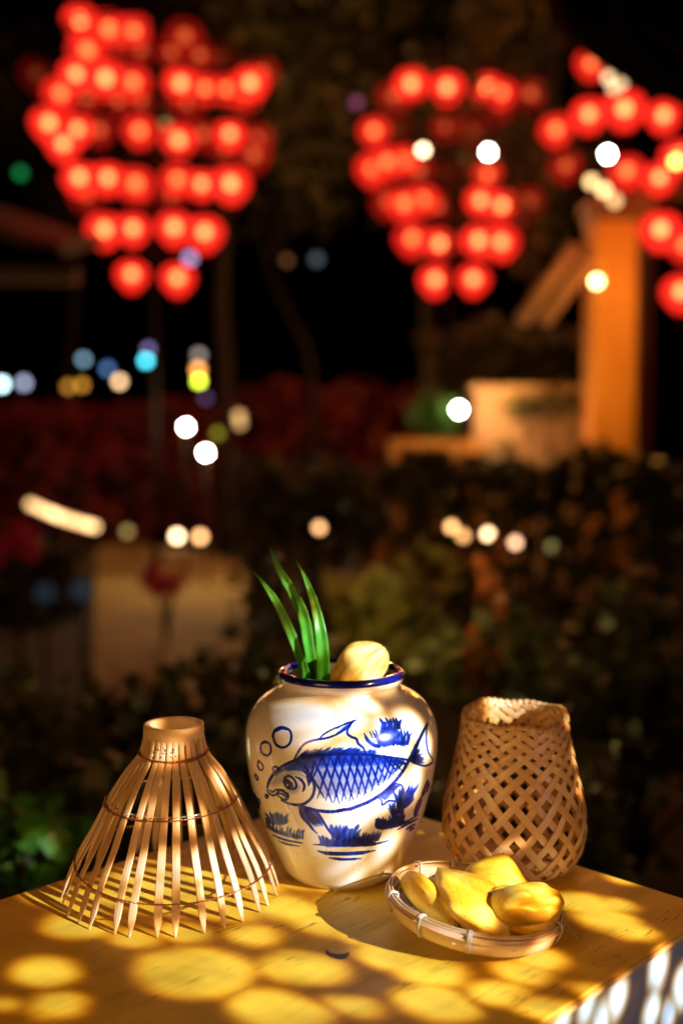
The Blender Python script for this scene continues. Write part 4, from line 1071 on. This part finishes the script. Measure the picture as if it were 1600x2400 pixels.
lamp(562, 992, 13, (.9, .5, .18), 1.8, 'lower one of two dim tan lamps right of the white path lamps', r=.05)
lamp(160, 906, 15, (.8, .35, .04), 2.0, 'dim amber lamp at far left below the blue grey one', r=.055)
lamp(192, 902, 15, (.8, .35, .04), 2.4, 'amber lamp, second of two left of the tan far lamp', r=.055)
lamp(86, 538, 14, (.03, .06, .75), 8, 'deep blue lamp above the dark roof at left', 'hang', r=.05)
lamp(48, 405, 15, (.01, .28, .07), 1.6, 'dark green lamp at the left edge beside the left lantern tree', 'hang', r=.06)
lamp(170, 575, 15, (.16, .26, .32), 2.2, 'dim blue grey lamp right of the deep blue one', 'hang', r=.08)
lamp(445, 605, 13, (.5, .35, .65), 2.4, 'lilac lamp between the two lowest lanterns of the left tree', 'hang', r=.06)
lamp(388, 287, 12, (.55, .32, .1), 1.5, 'faint brown lamp in the middle of the left lantern tree', 'hang', r=.045)
lamp(835, 240, 12, (.25, .05, .12), 1.8, 'faint plum coloured lamp left of the middle lantern tree', 'hang', r=.05)
lamp(672, 610, 14, (.35, .14, .05), .9, 'faint brown lamp right of the left lantern tree', 'hang', r=.05)
lamp(742, 607, 14, (.18, .22, .25), .8, 'faint grey lamp beside the faint brown one', 'hang', r=.06)
lamp(415, 1257, 12.8, (1, .66, .36), 12, 'warm ground lamp, left one of a close pair below the path lamps', r=.05)
lamp(469, 1258, 12.8, (1, .50, .20), 7, 'warm ground lamp, right and dimmer one of a close pair', r=.05)
lamp(748, 1237, 6.0, (1, .50, .20), 4.5, 'single tan ground lamp in the middle above the leaves', r=.024)
lamp(298, 1246, 12.8, (.6, .4, .12), 1.6, 'faint ground lamp right of the row of warm lights', r=.05)
lamp(1058, 1235, 5.6, (1, .50, .18), 5, 'ground lamp partly behind leaves, leftmost of the group right of centre', r=.024)
lamp(1085, 1256, 5.6, (1, .50, .16), 3.4, 'second ground lamp of the group right of centre', r=.024)
lamp(1143, 1252, 5.6, (1, .60, .30), 8, 'brightest ground lamp of the group right of centre', r=.024)
lamp(1207, 1272, 5.6, (1, .55, .30), 4.5, 'rightmost clear ground lamp right of centre', r=.024)
lamp(1292, 1282, 6.0, (.4, .35, .1), 1.3, 'faint olive ground lamp at the right end of the group', r=.024)
for i in range(13):
    t_ = i / 12; x = 72 + (222 - 72) * t_; y = 1182 + 52 * t_ + 5 * math.sin(3 * t_)
    lamp(x, y, 13.0, (1, .58, .24), 3.2 if i in (0, 1) else (5.5 if i in (4, 5, 11) else 3.8), f"{(ORD + ['tenth', 'eleventh', 'twelfth', 'thirteenth'])[i]} from left in the slanting row of warm step lights at left", r=.045, name='step_light', group='row of warm step lights')

# ------------------------------------------------------------------ pavilion at right
def b_pillar(n, l, b):
    w = nd(n, 'ShaderNodeTexNoise', Scale=3.0, Detail=5.0); l.new(coords(n, l, (3, 3, .5)), w.inputs['Vector'])
    l.new(ramp(n, l, w.outputs[0], [(.3, (.50, .19, .03)), (.7, (.62, .27, .05))]), b.inputs['Base Color'])
M_PILLAR = mat('ochre_plaster', rough=.7, build=b_pillar)
M_PLAST = mat('cream_plaster', (.60, .35, .17), .8)
M_WOOD = mat('brown_timber', (.16, .07, .04), .6)
M_TILE = mat('dark_roof_tile', (.02, .017, .015), .8)
pc = at(1440, 1060, 8.0)
pv = thing('pavilion', (pc.x, pc.y, 0), 'pavilion with an ochre pillar and dark upswept tiled roof at the right edge', 'pavilion')
q = MB(); q.box((-.05, 0, 1.42), (.31, .31, 2.84)); q.build('pillar', M_PILLAR, pv, smooth=False)
q = MB(); q.box((0, 0, .15), (.5, .5, .3)); q.build('pillar_base', M_PLAST, pv, smooth=False)
q = MB(); q.box((0, 0, 2.88), (.42, .36, .08)); q.box((.02, 0, 2.96), (.52, .40, .07)); q.build('capital', M_WOOD, pv, smooth=False)
q = MB(); q.box((1.9, 0.0, 3.12), (4.0, .16, .2)); q.build('beam', M_WOOD, pv, smooth=False)
for dx in (0, .17):
    q = MB(); q.tube([(-.72 + dx, -.10, 2.12), (-.53 + dx, -.10, 2.38), (-.32 + dx, -.10, 2.66)], .05, 6); q.build('brace', mat('pale_timber', (.42, .22, .13), .6), pv)
q = MB(); q.box((2.2, .6, 1.6), (.36, .36, 3.2)); q.build('pillar', M_PILLAR, pv, smooth=False)
q = MB(); q.box((.42, .9, 1.5), (.16, .14, 3.0)); q.build('post', M_WOOD, pv, smooth=False)
# roof: underside edge curve, swept back
edge = [(1415, -160), (1420, -40), (1430, 40), (1452, 105), (1490, 160), (1540, 205), (1600, 245), (1690, 290), (1820, 330)]
E = [at(x, y, 5.8) - Vector((pc.x, pc.y, 0)) for x, y in edge]
ES = cat([tuple(p) for p in E], 6)
def roofcourse(i0, i1, y0, y1, lift0, lift1, name):
    q = MB(); rows = []
    for p in ES[i0:i1]:
        a_ = Vector(p) + Vector((0, y0, lift0)); b2 = Vector(p) + Vector((.25 * y1, y1, lift1))
        rows.append([a_, b2, b2 + Vector((0, 0, .07)), a_ + Vector((0, 0, .09))])
    q.strip(rows); return q.build(name, M_TILE, pv, smooth=False)
for k in range(7): roofcourse(0, len(ES), k * .32, k * .32 + .36, .14 * k + .02 * (k % 2), .14 * (k + 1) + .03, 'tile_course')
for k in range(0, len(ES) - 1, 3):
    q = MB(); p = Vector(ES[k]); q.tube([p + Vector((.01, -.02, .10)), p + Vector((.6, 2.3, 1.15))], .035, 6); q.build('tile_ridge', M_TILE, pv)
# lit garden wall left of the pillar
wl_ = at(1250, 1060, 8.6)
gw = thing('garden_wall', (wl_.x, wl_.y, 0), 'low plastered garden wall glowing cream and orange left of the pillar', 'wall')
xr = (1368 - 1250) / FPX * 8.6; xl = (1110 - 1250) / FPX * 8.6
q = MB(); q.box(((xl + xr) / 2, 0, .82), (xr - xl, .2, 1.64)); q.build('wall_face', M_PLAST, gw, smooth=False)
q = MB(); q.box(((xl + xr) / 2, 0, 1.67), (xr - xl + .06, .28, .06)); q.build('coping', M_PLAST, gw, smooth=False)
q = MB(); q.box((xl - .32, -.05, .64), (.70, .30, 1.28)); q.build('plinth', M_PILLAR, gw, smooth=False)
plight(at(1190, 945, 8.2), (1, .60, .18), 4.2, .05, 'wall_lamp_glow')
plight(at(1300, 1000, 7.9), (1, .42, .20), 3.2, .06, 'wall_lamp_glow')
plight(at(1440, 900, 7.2), (1, .46, .06), 14, .1, 'pillar_uplight')
plight(at(1430, 640, 7.3), (1, .52, .08), 11, .08, 'pillar_uplight')
# dark pavilion roof at the left edge
lp = at(0, 600, 7.2)
pl_ = thing('small_pavilion', (lp.x - .35, lp.y, 0), 'dark eave and post of a small pavilion at the left edge', 'pavilion')
q = MB(); rows = []
for x_, z_ in ((-1.2, 2.85), (-.3, 2.72), (.3, 2.55), (.62, 2.44), (.86, 2.42)):
    rows.append([(x_, -.4, z_ - .03), (x_ * .9, 1.2, z_ + .35), (x_ * .9, 1.2, z_ + .42), (x_, -.4, z_ + .05)])
q.strip(rows); q.build('roof', M_TILE, pl_, smooth=False)
q = MB(); q.tube([(-1.2, -.42, 2.91), (-.3, -.42, 2.79), (.3, -.42, 2.62), (.62, -.42, 2.50), (.86, -.42, 2.47)], .02, 6); q.build('ridge_cap', mat('red_tile', (.30, .05, .02), .5), pl_)
q = MB(); q.box((.2, .25, 2.38), (1.2, .1, .10)); q.build('eave_beam', M_WOOD, pl_, smooth=False)
q = MB(); q.box((-.02, .4, 1.15), (.10, .10, 2.3)); q.build('post', mat('ochre_timber', (.35, .24, .07), .7), pl_, smooth=False)
plight(at(-60, 760, 6.9), (1, .7, .2), 1.2, .05, 'eave_lamp_glow')

# ------------------------------------------------------------------ plants
def leaves(n, fn, size, seed, fold=.25, asp=.45):
    r_ = np.random.RandomState(seed); V = []; F = []
    for i in range(n):
        c = Vector(fn(r_)); s = size * r_.uniform(.6, 1.3)
        d = Vector(r_.normal(size=3)); d.z = d.z * .5 - .2; d.normalize()
        u = d.cross(Vector(r_.normal(size=3))).normalized()
        nrm = u.cross(d); k = len(V)
        V += [tuple(c), tuple(c + d * s * .5 + u * s * asp - nrm * s * fold * .3), tuple(c + d * s - nrm * s * fold), tuple(c + d * s * .5 - u * s * asp - nrm * s * fold * .3)]
        F += [(k, k + 1, k + 2), (k, k + 2, k + 3)]
    q = MB(); q.v = V; q.f = F; return q
def clumpy(rx, ry, rz, nc, seed, base=(0, 0, 0), cr=.3):
    r0 = np.random.RandomState(seed + 99); cs = []
    for _ in range(nc):
        while True:
            p = r0.uniform(-1, 1, 3)
            if p @ p < 1: break
        cs.append((p[0] * rx + base[0], p[1] * ry + base[1], p[2] * rz + base[2]))
    def f(r_):
        c = cs[r_.randint(len(cs))]; q_ = r_.normal(size=3) * cr * .5
        return (c[0] + q_[0] * rx, c[1] + q_[1] * rx, c[2] + q_[2] * rz)
    return f, cs
def shrub(px, pytop, D, wpx, label, leaf=.05, n=900, m=M_LEAF, zb=.05, seed=0, name='shrub', nc=16, group='dark shrubs behind the table', cr=.42):
    top = at(px, pytop, D); rx = wpx / 2 / FPX * D; h = top.z
    t = thing(name, (top.x, D, 0), label, 'shrub', group)
    f, cs = clumpy(rx * .85, rx * .6, (h - zb) * .44, nc, seed, (0, 0, (h + zb) / 2), cr)
    lo_ = leaves(n, f, leaf, seed); lo_.build('foliage', m, t, smooth=False)['kind'] = 'stuff'
    q = MB()
    for c in cs[:9]: q.tube([(0, 0, 0), (c[0] * .3, c[1] * .3, c[2] * .5), c], [.012, .009, .004], 5)
    q.build('stem', M_BARK, t)
    return t
shrub(60, 1480, 2.7, 420, 'dark leafy shrub at the far left, behind the fish trap', .07, 420, seed=1)
shrub(330, 1500, 3.0, 380, 'dark shrub left of centre whose top leaves show against the sandy path', .07, 330, seed=2)
shrub(560, 1440, 2.8, 360, 'dark shrub behind the pandan leaves, right of the sandy path', .07, 380, seed=3)
shrub(830, 1500, 2.6, 420, 'dark shrub directly behind the jar', .07, 420, seed=4)
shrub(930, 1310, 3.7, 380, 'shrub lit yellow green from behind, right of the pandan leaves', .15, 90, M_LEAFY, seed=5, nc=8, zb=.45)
shrub(1210, 1330, 3.3, 460, 'dark shrub right of the yellow green lit one, behind the basket', .07, 480, seed=6)
shrub(1500, 1290, 2.9, 480, 'large dark shrub at the right edge behind the table', .07, 520, seed=7)
shrub(1330, 1560, 2.1, 460, 'near dark shrub just behind the right corner of the table', .06, 420, seed=8)
shrub(420, 1640, 2.0, 480, 'low dark shrub just behind the fish trap', .06, 380, seed=9)
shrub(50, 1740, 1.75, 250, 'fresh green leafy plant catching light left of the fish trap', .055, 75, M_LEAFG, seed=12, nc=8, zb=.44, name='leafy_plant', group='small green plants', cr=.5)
plight(at(930, 1340, 3.15), (1, .76, .22), 6, .06, 'ground_lamp_glow')
plight(at(640, 1380, 4.3), (1, .60, .22), .8, .06, 'ground_lamp_glow')
plight(at(1180, 1300, 4.4), (1, .50, .14), .7, .06, 'ground_lamp_glow')
M_BLOOM = leafmat('crimson_petal', [(.3, (.45, .02, .05)), (.6, (.7, .04, .09))], trans=.4)
M_BLOOM2 = leafmat('orange_petal', [(.3, (.28, .07, .02)), (.6, (.42, .12, .03))], trans=.4)
shrub(45, 1215, 6.0, 90, 'crimson flowering plant at the left edge below the step lights', .06, 130, M_BLOOM, zb=.5, seed=14, nc=5, name='flowering_plant', group='flowering plants')
shrub(388, 1300, 6.5, 110, 'crimson flowering plant in front of the sandy path', .06, 130, M_BLOOM, zb=.3, seed=15, nc=5, name='flowering_plant', group='flowering plants')
shrub(935, 1240, 4.2, 150, 'orange flowering plant above the yellow green shrub', .06, 160, M_BLOOM2, zb=.4, seed=16, nc=6, name='flowering_plant', group='flowering plants')
shrub(1160, 1300, 3.2, 120, 'orange flowering plant under the ground lamps right of centre', .05, 120, M_BLOOM2, zb=.35, seed=17, nc=5, name='flowering_plant', group='flowering plants')
plight(at(1130, 1290, 2.9), (1, .5, .2), .14, .05, 'ground_lamp_glow'); plight(at(930, 1250, 3.9), (1, .5, .2), .22, .05, 'ground_lamp_glow')
plight(at(380, 1290, 6.0), (1, .5, .4), .9, .05, 'ground_lamp_glow'); plight(at(60, 1240, 5.6), (1, .5, .4), .6, .05, 'ground_lamp_glow')
lamp(105, 1390, 5.0, (.12, .16, .22), .12, 'faint blue grey light low at left, beside the sandy path', r=.05)
lamp(192, 1385, 5.0, (.14, .20, .28), .12, 'faint blue grey light at the left end of the sandy path', r=.05)
# hedges farther back
def hedge(px0, px1, pytop, D, label, n, m, seed, leaf=.09, dep_=.5):
    a_ = at(px0, pytop, D); b2 = at(px1, pytop, D); t = thing('hedge', ((a_.x + b2.x) / 2, D, 0), label, 'hedge', 'hedges of the garden')
    hw = (b2.x - a_.x) / 2; h = a_.z
    def f(r_):
        x = r_.uniform(-hw, hw); top_ = h * (.93 + .12 * mnoise.noise(Vector((x * 2, seed, 0))))
        return (x, r_.uniform(-dep_ / 2, dep_ / 2), top_ * (1 - r_.rand() ** 1.7))
    leaves(n, f, leaf, seed).build('foliage', m, t, smooth=False)['kind'] = 'stuff'
    q = MB()
    for i in range(7): x = -hw + (i + .5) / 7 * 2 * hw; q.tube([(x, 0, 0), (x + .05, 0, h * .45), (x - .04, 0, h * .8)], [.03, .02, .01], 5)
    q.build('stem', M_BARK, t); return t
plight(at(110, 1800, 1.5), (.85, 1, .5), .1, .04, 'ground_lamp_glow')  # added greenish light, no lamp there, to brighten the leafy plant at left
plight(at(1080, 1480, 1.75), (1, .5, .14), .30, .05, 'ground_lamp_glow'); plight(at(500, 1470, 1.9), (1, .5, .14), .30, .05, 'ground_lamp_glow'); plight(at(1450, 1400, 1.9), (1, .42, .12), .22, .05, 'ground_lamp_glow')  # added warm lights without lamps, for highlights on the near shrubs
shrub(1015, 900, 8.5, 120, 'small green shrub at the left end of the garden wall', .08, 260, M_LEAFG, seed=18, nc=8, zb=.8, name='wall_shrub', group='plants by the garden wall')
shrub(1180, 1000, 7.9, 110, 'dark shrub in front of the left half of the garden wall', .08, 120, M_LEAF, seed=19, nc=7, zb=.6, name='wall_shrub', group='plants by the garden wall')
shrub(1300, 905, 8.35, 240, 'sparse leaves hanging over the right half of the garden wall', .08, 150, M_CANOPY, seed=23, nc=8, zb=1.45, name='wall_shrub', group='plants by the garden wall')
hedge(560, 1000, 1055, 7.2, 'clipped dark hedge in the middle, below the red flowering one', 1500, M_LEAF, 31)
hedge(960, 1680, 1052, 6.2, 'long dark hedge in front of the garden wall and pillar', 2600, M_LEAF, 32)
hedge(-160, 190, 1262, 7.6, 'dark hedge at left, behind the row of step lights', 1200, M_LEAF, 33)
hedge(-200, 560, 925, 13.5, 'far hedge at left glowing dark red from the lanterns', 2600, M_FLOWER, 34, .12)
hedge(540, 1050, 880, 14.5, 'far flowering hedge in the middle glowing red and orange', 2400, M_FLOWER, 35, .12)
hedge(1000, 1400, 740, 10.6, 'tall dark hedge behind the lit garden wall', 2200, M_CANOPY, 36, .12)
plight(at(840, 960, 12.6), (1, .42, .10), 26, .1, 'hedge_lamp_glow'); plight(at(200, 985, 12.0), (1, .30, .08), 12, .1, 'hedge_lamp_glow')
plight(at(1000, 1010, 7.7), (1, .55, .12), 2.2, .05, 'hedge_lamp_glow')
# trees
def tree(px, D, pts, crown, label, n, seed, leaf=.12, r0=.11, m=M_CANOPY):
    base = at(px, 1060, D); t = thing('tree', (base.x, D, 0), label, 'tree', 'garden trees')
    o = Vector((base.x, D, 0))
    P = [(0, 0, 0)] + [tuple(at(x, y, D) - o) for x, y in pts]
    C_ = cat(P, 6); q = MB(); q.tube(C_, [r0 * (1 - .55 * i / len(C_)) for i in range(len(C_))], 8); q.build('trunk', M_BARK, t)
    cx, cy, wx_, hy = crown; cc = at(cx, cy, D) - o; rx = wx_ / 2 / FPX * D; rz = hy / 2 / FPX * D
    f, cs = clumpy(rx, rx * .6, rz, 26, seed, tuple(cc), .28)
    leaves(n, f, leaf, seed).build('crown', m, t, smooth=False)['kind'] = 'stuff'
    tip = Vector(P[-1]); q = MB()
    for c in cs[:12]: q.tube([tip, (tip + Vector(c)) / 2 + Vector((0, 0, .1)), c], [r0 * .45, r0 * .3, .01], 5)
    q.build('limb', M_BARK, t)
tree(525, 12.5, [(528, 900), (520, 700), (530, 520)], (620, 130, 700, 620), 'tree with a straight brown trunk between the two lantern trees', 2600, 51)
tree(740, 14, [(730, 870), (680, 740), (625, 620)], (720, 300, 460, 460), 'tree with a trunk leaning left, in the middle background', 1600, 52, r0=.06)
tree(170, 15.5, [(165, 900), (180, 600)], (150, 160, 620, 560), 'tree behind the left lantern tree', 2200, 53)
tree(1010, 12.5, [(1005, 800), (990, 600)], (980, 120, 560, 620), 'tree behind the middle lantern tree', 2600, 54)
tree(1260, 10.8, [(1262, 800), (1250, 560)], (1240, 260, 400, 720), 'reddish lit tree between the middle lantern tree and the pavilion', 2400, 55)
for p, c, e in ((at(640, 520, 11.2), (1, .5, .15), 26), (at(930, 330, 11.4), (1, .5, .16), 20), (at(1240, 520, 9.6), (1, .38, .10), 24), (at(120, 250, 11.6), (1, .42, .14), 11), (at(1330, 100, 9.3), (1, .40, .12), 45), (at(700, 60, 11), (1, .5, .15), 14)):
    plight(p, c, e, .1, 'tree_uplight')
